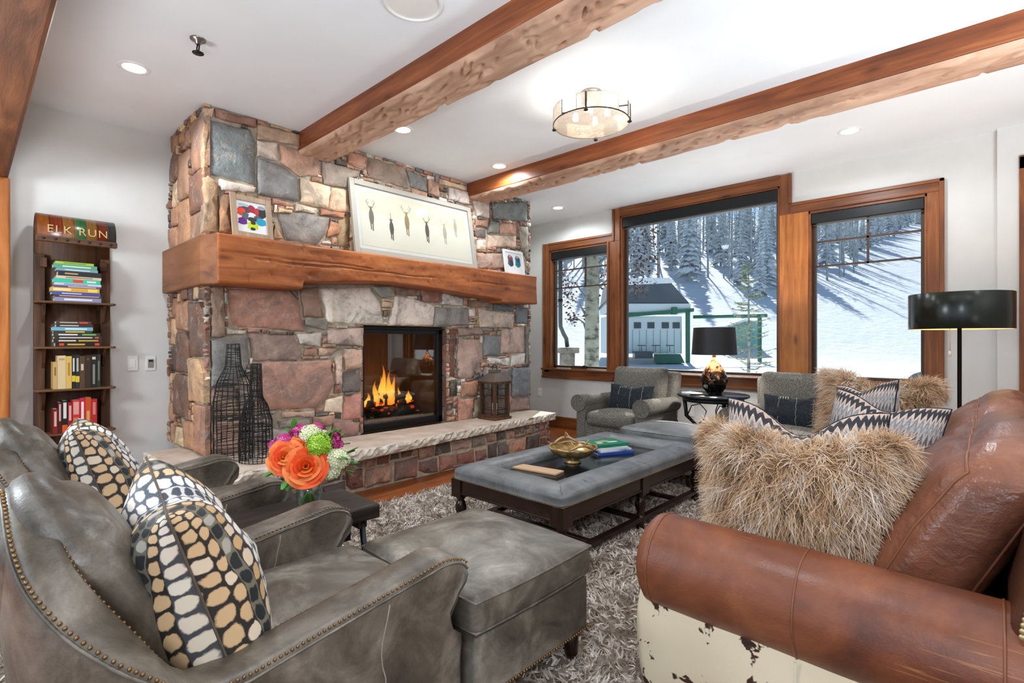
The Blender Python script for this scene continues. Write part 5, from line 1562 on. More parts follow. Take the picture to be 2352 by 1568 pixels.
b3 = book('white paged book just under the green book on the coffee table', 'coffee table books', (-2.20, 3.42, TZ+.034), R_(58), .28, .22, .016, '#d9dcdf')
b4 = book('green book on top of the coffee table stack', 'coffee table books', (-2.21, 3.43, TZ+.0515), R_(66), .28, .22, .02, '#1f7a5c')
m_ = M()
rr = random.Random(5)
for x, y, a, bb, c in ((-.02, .02, .07, .016, '#c8b98a'), (-.07, -.03, .03, .02, '#d8dcc8'), (.05, -.02, .05, .018, '#e0e4d8'), (.02, .05, .02, .012, '#9a7a3c')):
    m_.lathe([(0, .0202), (1, .0202)], 12, (0, 0, 0), col=hexc(c), cap=False)
    for i in range(len(m_.v)-24, len(m_.v)): v = m_.v[i]; m_.v[i] = (x+v[0]*a, y+v[1]*bb, v[2]+.0001)
m_.build('cover_picture', MT['coloured'], b4)
r = M().box(-.17, .17, -.055, .055, 0, .012).build('notepad', MT['note_tan'], None, loc=(-2.20, 2.60, TZ+.001), rot=(0, 0, R_(8)), bevel=.002)
tag(r, 'flat tan notepad lying at the near end of the coffee table tray', 'notepad')

# ------------------------------------------------------------------ side table and flowers
r = thing('side_table', 'low dark rustic slab side table between the two leather armchairs', 'side table', (-2.14, .95, .0))
def slab(o, q): return (o[0]+.008*noise.noise((o[1]*9, o[2]*20, 1))*q[0], o[1], o[2]+.006*noise.noise((o[0]*9, o[1]*9, 4)))
M().soft((0, 0, .508), (.172, .31, .032), .012, 10, fn=slab).build('slab_top', MT['rustic_dark'], r)
for y in (-.24, .24):
    M().box(-.14, .14, y-.02, y+.02, .44, .478).build('batten', MT['rustic_dark'], r)
for sx in (-1, 1):
    for sy in (-1, 1):
        M().tube([(sx*.13, sy*.24, .47), (sx*.14, sy*.26, .24), (sx*.145, sy*.27, .001)], [.014, .011, .012], 10).build('leg', MT['black_metal'], r)
M().box(.160, .182, .12, .16, .42, .53).build('iron_bracket', MT['black_metal'], r, bevel=.003)
VX, VY, VZ = -2.145, 1.02, .542
va = thing('flower_vase', 'clear glass vase of water on the rustic side table', 'vase', (VX, VY, VZ))
M().lathe([(0, .001), (.052, .001), (.055, .006), (.055, .15), (.052, .15), (.051, .012), (0, .010)], 32).build('glass_body', MT['vase_glass'], va)
bq = thing('flower_bouquet', 'bouquet of orange roses, green hydrangea, magenta and cream flowers standing in the vase', 'bouquet', (VX, VY, VZ+.012), 0)
rr = random.Random(21)
m_ = M()
for i in range(26):
    a = rr.uniform(0, 6.28); q = rr.uniform(0, .042); e = rr.uniform(.02, .07)
    m_.tube([(q*math.cos(a+2.6), q*math.sin(a+2.6), .004), (q*.3*math.cos(a), q*.3*math.sin(a), .08), (e*math.cos(a), e*math.sin(a), .185)], .0035, 6)
m_.build('stems', MT['green_stem'], bq)
BM = Matrix.Translation((0, 0, -.062)) @ Matrix.Scale(.92, 4)
def rose(c, R, nrm, sd):
    m_ = M(); q = Vector(nrm).to_track_quat('Z', 'Y').to_matrix().to_4x4(); g = random.Random(sd)
    for ly in range(6):
        npet = 3+ly//2; rad = R*(.10+.155*ly); hgt = R*(.70-.085*ly)
        for k in range(npet):
            a0 = 2*PI*k/npet+ly*.7+g.uniform(-.2, .2); wd = 2*PI/npet*1.25
            colr = g.choice(['#f2622c', '#f47339', '#ee5528', '#f58a4c'] if ly > 1 else ['#e8541f', '#f2752c', '#f6a04e'])
            st = m_.n()
            def fn(u, v):
                a = a0+(u-.5)*wd*(.55+.45*math.sin(PI*min(1, .15+v*.55)))*(1-.12*v*v)
                op_ = .25+.16*ly
                rr_ = rad*(.55+.45*v)+R*op_*.45*v*v*v
                z = -R*.35+(hgt+R*.35)*v - R*.30*v*v*(2*u-1)**2 - R*.10*op_*v**4 + R*.025*math.sin(u*7+k)*v
                return (rr_*math.cos(a), rr_*math.sin(a), z)
            m_.grid(fn, 8, 7, col=hexc(colr))
    m_.xf(Matrix.Translation(c) @ q)
    m_.uv = {}
    m_.xf(BM).build('orange_rose', MT['petal'], bq)
def BP(r_, c_, z): return (.43*r_+.903*c_, .903*r_-.43*c_, z)
ROSES = ((-.015, .10, .262, .073), (-.098, .06, .302, .063), (-.055, .02, .345, .045))
for i, (r_, c_, z, R) in enumerate(ROSES): rose(BP(r_, c_, z), R, BP(r_*.8, .9, (.35, .5, .9)[i]), i+1)
def floret(name, c, R, cols, n, fr, sd, squash=.85):
    m_ = M(); g = random.Random(sd)
    for i in range(n):
        ph = math.acos(1-2*(i+.5)/n*.72); th = i*2.39996
        d = Vector((math.sin(ph)*math.cos(th), math.sin(ph)*math.sin(th), math.cos(ph)*squash))
        p = Vector(c)+d*R*g.uniform(.9, 1.08); q = d.to_track_quat('Z', 'Y').to_matrix().to_4x4(); q.translation = p
        st = m_.n(); col = hexc(g.choice(cols)); t0 = g.uniform(0, 3)
        for k in range(4):
            a = t0+PI/2*k; b_ = m_.n()
            m_.v += [(0, 0, 0), (fr*math.cos(a-.5), fr*math.sin(a-.5), .004), (fr*1.25*math.cos(a), fr*1.25*math.sin(a), .001), (fr*math.cos(a+.5), fr*math.sin(a+.5), .004)]
            m_.face((b_, b_+1, b_+2, b_+3), 0, True, col)
        m_.xf(q, st)
    m_.sphere(c, R*.88, 12, 8, col=hexc(cols[0]))
    m_.uv = {}
    m_.xf(BM).build(name, MT['petal'], bq)
floret('green_hydrangea', BP(.042, .065, .345), .052, ['#9fc93a', '#86b52c', '#b6da55'], 100, .011, 4, 1.1)
for r_, c_, z, R, sd in ((.115, .05, .27, .058, 5), (.085, .045, .222, .05, 9), (.005, -.01, .385, .05, 6), (-.115, .04, .245, .045, 7), (.05, -.04, .36, .045, 8)):
    floret('cream_hydrangea', BP(r_, c_, z), R, ['#eef0c8', '#e4e8b4', '#f3f2da'], 100, .012, sd)
for r_, c_, z, R, sd in ((-.105, -.01, .365, .040, 11), (-.04, -.04, .395, .046, 12), (.03, -.06, .40, .04, 13), (.095, -.01, .365, .042, 14), (-.15, -.02, .35, .026, 15), (.12, .0, .335, .028, 16)):
    floret('magenta_flower', BP(r_, c_, z), R, ['#b3246f', '#d2478f', '#8d1256', '#e27bb0'], 70, .009, sd, .6)
m_ = M(); g = random.Random(8)
for i in range(46):
    th = g.uniform(0, 6.28); ph = g.uniform(.5, 1.75); d = Vector((math.sin(ph)*math.cos(th), math.sin(ph)*math.sin(th), math.cos(ph)))
    p = Vector((0, 0, .27))+Vector((d.x*.15, d.y*.15, d.z*.12))
    if any((p-Vector(BP(a_, b_, c_))).length < R_r*1.25 or (Vector((p.x, p.y, 0))-Vector(BP(a_, b_, 0))).length < R_r*.9 for a_, b_, c_, R_r in ROSES): continue
    q = (d+Vector((g.uniform(-.5, .5), g.uniform(-.5, .5), g.uniform(-.2, .5)))).to_track_quat('Y', 'Z').to_matrix().to_4x4(); q.translation = p
    L = g.uniform(.04, .065); st = m_.n(); w_ = L*.33
    m_.grid(lambda u, v: ((u-.5)*2*w_*math.sin(PI*min(1, v*.96+.02))**.8, L*v, .3*w_*abs(u-.5)*2-.1*L*v*v), 2, 6)
    m_.xf(q, st)
for p, d in ((BP(-.07, -.03, .41), (-.1, .1, 1)), (BP(.165, .03, .30), (.3, .9, .3)), (BP(.165, .03, .25), (.3, .9, -.2)), (BP(.15, .04, .22), (.3, .7, -.5)), (BP(-.14, .06, .25), (.2, -.9, -.4)), (BP(-.09, .09, .22), (.6, -.4, -.6))):
    for k in range(3):
        q = (Vector(d)+Vector((g.uniform(-.4, .4), g.uniform(-.4, .4), g.uniform(-.3, .3)))).to_track_quat('Y', 'Z').to_matrix().to_4x4(); q.translation = Vector(p)
        st = m_.n(); L = .06; w_ = .014
        m_.grid(lambda u, v: ((u-.5)*2*w_*math.sin(PI*min(1, v*.96+.02)), L*v, 0), 2, 6); m_.xf(q, st)
m_.uv = {}
m_.xf(BM).build('leaves', MT['leaf_green'], bq)
# ------------------------------------------------------------------ brown leather sofa
SX, SY, SZ = -.25, 2.95, .014
sofa = thing('leather_sofa', 'brown leather sofa with rolled arms, nailheads and a cowhide side panel', 'sofa', (SX, SY, SZ))
FS = Matrix.Translation((-SX, -SY, -SZ))
def PS(m_, name, mat, parent=None, **k):
    m_.xf(FS); return m_.build(name, MT[mat], parent or sofa, **k)
A0, A1 = -.885, .42
def arm(yc, sg):
    # rolled arm: long tapering roll dipping slightly to the back; sg +1 when the inside is towards +y
    R = .155
    def fn(u, v):
        x = A0+(A1-A0)*u; a = 2*PI*v
        rr = R*(1-.02*u) + .004*noise.noise((x*5, a*2, yc))
        if u < .035: rr *= math.sqrt(max(0, 1-((.035-u)/.035)**2))*.16+.84
        return (x, yc+rr*math.cos(a)*(1.0), .487-.02*u+rr*math.sin(a))
    m_ = M().grid(fn, 60, 36, cv=True)
    st = m_.n(); k = 36
    # front disc
    rings = [list(range(0, k))]
    for sc_, dx in ((.9, -.008), (.5, -.014), (.1, -.015)):
        b_ = m_.n()
        for i in range(k):
            x, y, z = m_.v[i]; m_.v.append((A0+dx, yc+(y-yc)*sc_, .487+(z-.487)*sc_))
        rings.append(list(range(b_, b_+k)))
    for ra, rb in zip(rings, rings[1:]):
        for i in range(k): m_.face((ra[i], ra[(i+1) % k], rb[(i+1) % k], rb[i]), 0, True)
    m_.face(rings[-1], 0, True)
    ao = PS(m_, 'rolled_arm', 'brown_leather')
    for u in ((-.40-A0)/(A1-A0), (.02-A0)/(A1-A0), .036):
        PS(M().tube([Vector(fn(u, q/40)) for q in range(40)], .0035, 6, True), 'arm_seam', 'piping_brown', ao)
    def pan(o, q):
        x, y, z = o
        return (x-.025*max(0, -q[0])*(1-((q[2]-.1)**2)), y, z)
    m_ = M().soft(((A0+A1)/2-.005, yc+sg*.02, .235), ((A1-A0)/2, .115, .185), .035, 10, (.01, .02, 0), pan)
    po = PS(m_, 'cowhide_panel', 'cowhide')
    PS(M().tube([(-.40, yc+sg*.02-sg*.1365, .36-.30*q/12) for q in range(13)], .0025, 5), 'panel_seam', 'paper', po)
    for x in (A0+.08, A1-.08):
        PS(M().lathe([(.03, SZ), (.035, .03), (.04, .075)], 14, (x, yc+sg*.02, 0)), 'leg', 'espresso_z')
arm(1.695, 1); arm(4.255, -1)
# rear frame
prof = [(.02, .10), (.03, .62), (.06, .78), (.12, .90), (.19, .965), (.27, .985), (.35, .96), (.40, .89), (.405, .78), (.40, .6), (.40, .10)]
m_ = M().prism(prof, 'y', 1.60, 4.35, sm=False)
PS(m_, 'back_frame', 'brown_dark', bevel=.025, seg=4)
m_ = M()
for i in range(26):
    t_ = i/25; x = .048+.15*t_**1.6; z = .60+.33*t_
    m_.sphere((x, 1.589, z), (.0075, .004, .0075), 9, 6)
PS(m_, 'nailhead_row', 'pale_brass')
PS(M().prism([(.03, .45), (.36, .45), (.36, .88), (.27, .95), (.19, .93), (.12, .87), (.062, .76)], 'y', 1.590, 1.602), 'back_side_panel', 'brown_leather', bevel=.004)
PS(M().box(-.83, .1, 1.80, 4.15, .06, .28), 'seat_base', 'brown_leather', bevel=.02)
for y0, y1 in ((1.83, 2.985), (2.99, 4.13)):
    def sg_(o, q): return (o[0], o[1], o[2]+.008*noise.noise((o[0]*5, o[1]*4, y0)))
    c_ = PS(M().soft((-.41, (y0+y1)/2, .365), (.43, (y1-y0)/2, .085), .05, 8, (.02, .0, .03), sg_), 'seat_cushion', 'brown_leather')
SEG = 16
for ci, (y0, y1) in enumerate(((1.845, 2.99), (3.0, 4.12))):
    hy = (y1-y0)/2
    def fn(o, q):
        x, y, z = o
        # wrinkles running front to back over the crown
        wr = .007*math.sin(y*26+3*noise.noise((y*3, z*2, ci)))*max(0, q[2]+.2)*max(0, 1-abs(q[1])**6) + .008*noise.noise((x*6, y*7, z*6))
        x2 = x*(1-.12*max(0, q[2]))
        return (x2+.47*z+.05*(1-q[1]**2)*min(0, q[0])*(1-q[2]**2), y, z+wr-.03*q[1]**4*max(0, q[2]))
    m_ = M().soft((-.07, (y0+y1)/2, .715), (.118, hy, .235), .07, 14, (.04, .02, .055), fn)
    co = PS(m_, 'back_cushion', 'brown_cushion')
    for qx in (-1, 1):
        pts = []
        H3 = (.118, hy, .235)
        for s in range(121):                    # welt follows the box edge over both ends and the crown
            t_ = s/120
            if t_ < .25: y_, z_ = -hy, -.235+.47*t_/.25
            elif t_ < .75: y_, z_ = -hy+2*hy*(t_-.25)/.5, .235
            else: y_, z_ = hy, .235-.47*(t_-.75)/.25
            e = .07; p = [qx*.118*.97, y_, z_]
            inn = [max(-(H3[i]-e), min(H3[i]-e, p[i])) for i in range(3)]
            d = [(p[i]-inn[i])/e for i in range(3)]; L = math.sqrt(sum(x*x for x in d)) or 1
            q = [p[i]/H3[i] for i in range(3)]
            o = [inn[i]+d[i]/L*e for i in range(3)]
            o[2] += .055*q[2]*max(0, 1-q[0]**2)*max(0, 1-q[1]**2)*.2
            o = fn(o, q)
            pts.append((-.07+o[0], (y0+y1)/2+o[1], .715+o[2]+.001))
        PS(M().tube(pts, .0048, 6), 'welt', 'piping_brown', co)

# ------------------------------------------------------------------ pillows on the sofa
def fur_pillow(label, loc, rot, w_, h_, t_, n, seed, chop=.05):
    m_ = pillow_mesh(w_, h_, t_, chop, 24, seed)
    o = m_.build('fur_pillow', MT['fur_hide'], None, loc=loc, rot=rot)
    tag(o, label, 'pillow', 'shaggy fur pillows')
    rng = np.random.default_rng(seed)
    V = np.array(m_.v); k = len(m_.f); F = np.array([f for f in m_.f])
    fi = rng.integers(0, k, n); a, b_ = rng.random(n), rng.random(n)
    q = V[F[fi]]
    base = (q[:,0]*((1-a)*(1-b_))[:,None]+q[:,1]*(a*(1-b_))[:,None]+q[:,2]*(a*b_)[:,None]+q[:,3]*((1-a)*b_)[:,None])
    nr = np.cross(q[:,1]-q[:,0], q[:,3]-q[:,0]); nr /= np.linalg.norm(nr, axis=1)[:,None]+1e-9
    out = np.where((np.sum(nr*np.stack([np.zeros(n), np.sign(base[:,1]), np.zeros(n)],1), axis=1) < 0)[:,None], -nr, nr)
    rad = base/np.array([w_/2, t_, h_/2]); rad[:,1] *= .3
    # locks gather: direction follows low frequency noise so strands clump
    cl = np.array([[noise.noise((p[0]*26+seed, p[2]*26, s*7+p[1]*10)) for s in (0, 1, 2)] for p in base])
    D = out*.55 + rad*np.array([.55, .4, .45]) + cl*.9 + np.array([0, 0, -.35]) + rng.normal(0, .12, (n, 3))
    tone = np.array([noise.noise((p[0]*22+seed*3, p[2]*22, p[1]*9+2)) for p in base])
    pal = np.array([hexc(c) for c in ('#6b5546', '#b08c6a', '#d3ae86', '#e2c3a2', '#efdcc8', '#faf1e6')])
    ix = np.clip((tone*1.8+rng.normal(0, .5, n))*1.6+3.25, 0, 5).astype(int)
    L = .060+.045*rng.random(n)
    ribbons('fur', base, D, L, .0020+.0018*rng.random(n), MT['fur_fibre'], o, 6, .42, .30, pal[ix], seed)
    return o
fur_pillow('large shaggy tan fur pillow standing behind the near sofa arm', (-.50, 2.00, .70), (R_(6), 0, R_(4)), .56, .46, .19, 26000, 3, .05)
fur_pillow('shaggy tan fur pillow at the far end of the sofa before the window', (-.53, 3.80, .79), (R_(-4), R_(5), R_(-6)), .55, .50, .18, 15000, 7, .07)
printed_pillow('zigzag woven pillow directly behind the large near fur pillow', 'zigzag woven pillows', 'zigzag_print', (-.56, 2.26, .735), (R_(-3), R_(1), R_(-3)), .58, .53, .17, 2, .11)
printed_pillow('zigzag woven pillow leaning on the sofa back beside the middle cushion', 'zigzag woven pillows', 'zigzag_print', (-.38, 2.78, .755), (R_(-12), R_(4), R_(-32)), .52, .50, .17, 6, .05)
printed_pillow('zigzag woven pillow farthest back, tucked against the far fur pillow', 'zigzag woven pillows', 'zigzag_print', (-.52, 3.34, .78), (R_(-10), R_(-8), R_(-48)), .50, .50, .16, 9, .04)

# ------------------------------------------------------------------ grey tweed armchairs by the window
def tweed_chair(loc, label, rz=0):
    r = thing('tweed_armchair', label, 'armchair', loc, rz, 'grey tweed armchairs by the window')
    m_ = M().soft((0, -.02, .225), (.40, .385, .185), .03, 6); m_.build('base', MT['tweed'], r)
    m_ = M().soft((0, -.09, .425), (.285, .345, .075), .05, 8, (0, .015, .03)); m_.build('seat_cushion', MT['tweed'], r)
    for sx in (-1, 1):
        def fn(u, v, sx=sx):
            y = -.43+.72*u; a = 2*PI*v; rr = .088*(1-.12*u)
            return (sx*(.365+.012)+rr*math.cos(a)*1.05, y, .585-.01*u+rr*math.sin(a))
        m_ = M().grid(fn, 20, 22, cv=True)
        m_.face([i for i in range(22)]); m_.face([20*22+i for i in range(22)])
        m_.soft((sx*.355, -.06, .36), (.062, .36, .22), .03, 5)
        m_.build('arm', MT['tweed'], r)
        pr = M().tube([fn(0, v/30) for v in range(30)], .004, 5, True); pr.build('arm_welt', MT['tweed'], r)
    # upholstered back with side wings
    def lean(o, q): return (o[0]*(1+.06*q[2]), o[1]+.10*(q[2]+1)*.5+.0, o[2])
    m_ = M().soft((0, .31, .50), (.375, .075, .41), .05, 8, (0, .02, .01), lean); m_.build('back', MT['tweed'], r)
    def lean2(o, q): return (o[0]*(1+.02*q[2]), o[1]+.075*(q[2]+1)*.5, o[2]+.02*abs(q[0])**3*max(0, q[2]))
    m_ = M().soft((0, .185, .715), (.305, .085, .235), .06, 8, (.01, .05, .01), lean2); m_.build('back_cushion', MT['tweed'], r)
    for sx in (-1, 1):
        for y in (-.33, .30): M().lathe([(.018, .001), (.024, .045)], 10, (sx*.33, y, 0)).build('leg', MT['espresso_z'], r)
    return r
tc1 = tweed_chair((-2.90, 4.98, .001), 'grey tweed armchair left of the round lamp table')
tc2 = dup(tc1, (-1.30, 4.98, .001), label='grey tweed armchair right of the round lamp table, partly behind the sofa pillows')
def lumbar(loc, label, sd):
    o = pillow_mesh(.52, .30, .13, .03, 22, sd).build('lumbar_pillow', MT['charcoal_cloth'], None, loc=loc, rot=(R_(-14), 0, R_(3)))
    tag(o, label, 'pillow', 'charcoal lumbar pillows')
    st = M()
    for x in (-.12, .02, .15): st.tube([(x+.004*math.sin(i*2), -.066*max(0, (1-(2*x/.52)**2))**.42*max(.01, 1-(2*(-.13+.26*i/12)/.30)**2)**.42-.002, -.13+.25*i/12) for i in range(13)], .0016, 4)
    for x in (-.11, -.09, -.07, -.05): st.tube([(x, -.03, .125), (x+.004, -.055, .10)], .003, 4)
    st.build('white_stitching', MT['white_stitch'], o)
lumbar((-2.87, 4.955, .635), 'charcoal lumbar pillow on the left tweed armchair', 3)
lumbar((-1.26, 4.955, .635), 'charcoal lumbar pillow on the right tweed armchair', 5)

# ------------------------------------------------------------------ round table and lamp
r = thing('round_table', 'round black pedestal table with curved legs between the tweed armchairs', 'table', (-2.05, 5.14, .001))
M().lathe([(0, .690), (.31, .690), (.335, .697), (.345, .708), (.335, .722), (0, .722)], 48).build('table_top', MT['black_gloss'], r)
M().lathe([(.27, .65), (.29, .66), (.29, .69)], 40, cap=True).build('apron_ring', MT['black_metal'], r)
for k in range(3):
    a = math.radians(205+120*k); c_, s_ = math.cos(a), math.sin(a)
    P = [(.27, .67), (.255, .56), (.25, .50), (.20, .45), (.15, .40), (.125, .30), (.14, .18), (.20, .08), (.27, .015)]
    M().tube([(c_*q, s_*q, z) for q, z in P], [.02, .018, .02, .016, .016, .015, .015, .016, .02], 10).build('leg', MT['black_metal'], r)
    P = [(.24, .50), (.20, .60), (.12, .62), (.06, .55), (.08, .47), (.13, .42)]
    M().tube([(c_*q, s_*q, z) for q, z in P], .006, 6).build('scroll', MT['dark_bronze'], r)
M().lathe([(0, .29), (.10, .295), (.10, .31), (0, .315)], 24).build('lower_ring', MT['black_metal'], r)
LT = .7235
r = thing('table_lamp', 'table lamp with a mottled copper and black glass base and black drum shade', 'lamp', (-2.04, 5.15, LT))
M().lathe([(0, 0), (.07, 0), (.075, .008), (.07, .014), (.085, .03), (.118, .075), (.130, .13), (.122, .18), (.098, .235), (.065, .285), (.038, .32), (.022, .35), (.016, .372), (0, .374)], 36).build('glass_base', MT['lamp_glass'], r)
M().lathe([(.016, .372), (.019, .38), (.012, .40), (.010, .44), (.014, .445), (.006, .46), (.006, .665), (0, .666)], 16).build('stem', MT['copper'], r)
M().lathe([(.215, .395), (.197, .665)], 48, cap=False).lathe([(.212, .395), (.194, .665)], 48, cap=False).lathe([(.212, .395), (.215, .395)], 48, cap=False).lathe([(.194, .665), (.197, .665)], 48, cap=False).build('lamp_shade', MT['shade_black_small'], r)
M().tube([(-.195, 0, .655), (.195, 0, .655)], .003, 6).tube([(0, -.195, .655), (0, .195, .655)], .003, 6).build('shade_spider', MT['nickel'], r)
l = bpy.data.lights.new('lamp', 'POINT'); l.energy = 55; l.color = (1, .95, .9); l.shadow_soft_size = .05
lo = bpy.data.objects.new('lamp', l); C.objects.link(lo); lo.parent = r; lo.location = (0, 0, .57)
M().sphere((0, 0, .55), (.028, .028, .036), 14, 10).build('bulb', MT['bulb'], r)
book('small white paperback on the round black table', None, (-2.20, 5.0, LT), R_(-20), .17, .12, .016, '#dcdbd6')
r = M().box(-.085, .085, -.024, .024, 0, .016).build('remote_control', MT['black_metal'], None, loc=(-2.10, 4.93, LT), rot=(0, 0, R_(25)), bevel=.004)
tag(r, 'black remote control at the front edge of the round table', 'remote control')
r = thing('wall_outlet', 'white outlet on the wall under the round lamp table', 'outlet', (-2.62, WY, .42))
M().box(-.036, .036, -.007, -.001, -.06, .06).build('cover_plate', MT['white_plastic'], r, bevel=.003)
for dz in (-.022, .022): M().box(-.016, .016, -.009, -.007, dz-.014, dz+.014).build('socket', MT['white_trim'], r, bevel=.001)

# ------------------------------------------------------------------ floor lamp
r = thing('floor_lamp', 'tall floor lamp with a wide dark green metal drum shade behind the sofa', 'lamp', (-.17, 4.78, .014))
M().lathe([(0, 0), (.15, 0), (.152, .012), (.14, .022), (.02, .03), (.012, .05)], 36).build('base', MT['black_metal'], r)
M().lathe([(.0125, .03), (.0125, 1.36), (.016, 1.362), (.016, 1.40), (0, 1.402)], 16).build('pole', MT['black_metal'], r)
g = M().lathe([(.285, 1.322), (.287, 1.326), (.287, 1.566), (.285, 1.57)], 72, cap=False)
g.build('lamp_shade', MT['shade_black'], r)
M().lathe([(.282, 1.323), (.282, 1.568)], 72, cap=False).build('shade_lining', MT['shade_inner'], r)
M().lathe([(0, 1.372), (.281, 1.372)], 60, cap=False).build('diffuser', MT['shade_inner'], r)
M().tube([(-.05, -.03, 1.37), (-.05, -.03, 1.20), (-.048, -.03, 1.16)], .002, 5).build('pull_chain', MT['pale_brass'], r)
M().lathe([(0, 1.13), (.008, 1.135), (.008, 1.165), (0, 1.17)], 10, (-.05, -.03, 0)).build('pull_knob', MT['white_plastic'], r)
l = bpy.data.lights.new('lamp', 'POINT'); l.energy = 2.2; l.color = (1, .9, .76); l.shadow_soft_size = .05
lo = bpy.data.objects.new('lamp', l); C.objects.link(lo); lo.parent = r; lo.location = (0, 0, 1.46)

# ------------------------------------------------------------------ toboggan bookshelf
TX, TY = WX+.006, .585
tob = thing('toboggan_shelf', 'old wooden toboggan standing against the wall as a bookshelf with a curled top', 'bookshelf', (TX, TY, 0))
hwid = .225
def curl(u, off=0):
    # board runs up the wall, then curls forward over the top
    if u < .55: return (.012, .02+u/.55*2.02)
    a = (u-.55)/.45*math.radians(200); R = .128
    return (.012+R-R*math.cos(a), 2.04+R*math.sin(a)*1.02)
def cpt(u, off):
    x, z = curl(u); x2, z2 = curl(min(1, u+.002)); x1, z1 = curl(max(0, u-.002))
    tx, tz = x2-x1, z2-z1; L = math.hypot(tx, tz) or 1
    return (x-tz/L*off, z+tx/L*off)
m_ = M(); nu_ = 70
us = [.02+.98*i/nu_ for i in range(nu_+1)]
for u in us:
    for off, y in ((0, -hwid), (0, hwid), (.010, hwid), (.010, -hwid)):
        x, z = cpt(u, off); m_.v.append((max(.001, x), y, z))
for i in range(nu_):
    for j in range(4): m_.face((i*4+j, (i+1)*4+j, (i+1)*4+(j+1) % 4, i*4+(j+1) % 4), 1 if j == 0 else 0, True)
m_.face((0, 1, 2, 3)); m_.face([nu_*4+j for j in (3, 2, 1, 0)])
m_.build('curled_bed', [MT['toboggan_slats'], MT['old_wood']], tob)
xe, ze = cpt(1.0, 0)
M().box(xe-.022, xe+.022, -hwid-.006, hwid+.006, ze-.03, ze+.012).build('front_bar', MT['old_wood_y'], tob, bevel=.005)
for k in range(7):
    M().sphere((xe+.024, -.19+.38*k/6, ze-.010), (.006, .009, .009), 8, 6).build('stud', MT['dark_bronze'], tob)
# lettering along the curl
fc = bpy.data.curves.new('letters', 'FONT'); fc.body = 'ELK RUN'; fc.size = .078; fc.align_x = 'CENTER'; fc.align_y = 'CENTER'; fc.space_character = 1.15
fo = bpy.data.objects.new('letters_tmp', fc); C.objects.link(fo)
dg = bpy.context.evaluated_depsgraph_get(); dg.update()
tm = fo.evaluated_get(dg).to_mesh()
m_ = M(); m_.v = [tuple(v.co) for v in tm.vertices]
for p in tm.polygons: m_.face(tuple(p.vertices), 0, False)
fo.evaluated_get(dg).to_mesh_clear(); bpy.data.objects.remove(fo)
Rc = .1435
for i, (x, y, z) in enumerate(m_.v):
    a = math.radians(6) + (y)/Rc
    m_.v[i] = (.012+.128+Rc*math.cos(a), x*1.0, 2.04+Rc*math.sin(a)*1.02)
m_.build('lettering', MT['gold_letter'], tob)
# rails, shelves and little brackets
for s in (-1, 1):
    M().box(.013, .05, s*(hwid-.032)-.03, s*(hwid-.032)+.03, .02, 1.90).build('side_rail', MT['old_wood'], tob, bevel=.004)
SHZ = [.25, .575, .90, 1.212, 1.545]
for z in SHZ:
    m_ = M().prism([(.05, -.228), (.175, -.238), (.205, -.22), (.205, .22), (.175, .238), (.05, .228)], 'z', z-.016, z)
    so = m_.build('shelf', MT['old_wood_y'], tob, bevel=.004)
    for s in (-1, 1):
        M().prism([(.05, z-.017), (.16, z-.017), (.12, z-.07), (.07, z-.14), (.05, z-.16)], 'y', s*.175-.008, s*.175+.008).build('bracket', MT['old_wood'], so)
for s in (-1, 1): M().box(.05, .09, s*.175-.02, s*.175+.02, 1.80, 1.87).build('top_cleat', MT['old_wood'], tob, bevel=.003)
# flat stacks
def flat(z, y, l, t_, cov, label, group, bits=None, w_=.14, dx=0, rz=0):
    return book(label, group, (TX+.128+dx, TY+y, z), R_(90+rz), l, w_, t_, cov, title=bits)
ST1 = [('#8a8fb0', .030, .27, .01, 'pale lilac book at the bottom of the top shelf stack', [(-.3,.3,.3,.7,'#e4e2ea')]),
 ('#5a3c30', .016, .27, .01, 'thin brown spined book second from the bottom of the top shelf stack', [(-.4,.45,.5,.85,'#d7b9a8')]),
 ('#4d5795', .024, .28, .0, 'blue book third from the bottom of the top shelf stack', [(-.3,.1,.35,.65,'#c9cbe2')]),
 ('#d9a23c', .030, .28, -.005, 'orange and yellow book in the middle of the top shelf stack', [(-.45,-.1,.2,.8,'#ead9a8'),(.25,.45,.1,.9,'#f0d060')]),
 ('#5d5878', .016, .27, .005, 'thin slate purple book above the orange one in the top shelf stack', [(-.2,.4,.3,.7,'#cfc6d0')]),
 ('#c7c8d4', .018, .27, .01, 'pale grey book under the aqua one in the top shelf stack', [(-.3,.2,.3,.7,'#7a8098')]),
 ('#3fbfa0', .030, .27, .005, 'aqua book with a red spot on its spine in the top shelf stack', [(-.1,.12,.15,.85,'#d9453a'),(.2,.4,.3,.7,'#c8efe2')]),
 ('#d8c0a4', .020, .26, .015, 'cream book between the aqua and the black books of the top shelf stack', [(-.3,.3,.35,.65,'#8a5a4a')]),
 ('#2f3436', .036, .25, .02, 'thick black book near the top of the top shelf stack', [(-.35,-.05,.35,.65,'#b9986a')]),
 ('#7d9aa8', .018, .24, .005, 'thin grey blue book second from the top of the top shelf stack', [(-.3,.3,.35,.65,'#dfe8ea')]),
 ('#5e9c82', .030, .25, -.005, 'sage green book just below the top of the top shelf stack', [(-.3,.35,.35,.65,'#cfe0d2')]),
 ('#9dc24a', .018, .22, -.01, 'bright green book on top of the top shelf stack', [(-.3,.3,.35,.65,'#5d8a3a')])]
z = SHZ[4]+.001
for c, t_, l, y, lb, bits in ST1:
    flat(z, y, l, t_, c, lb, 'books stacked on the top toboggan shelf', bits); z += t_+.0006
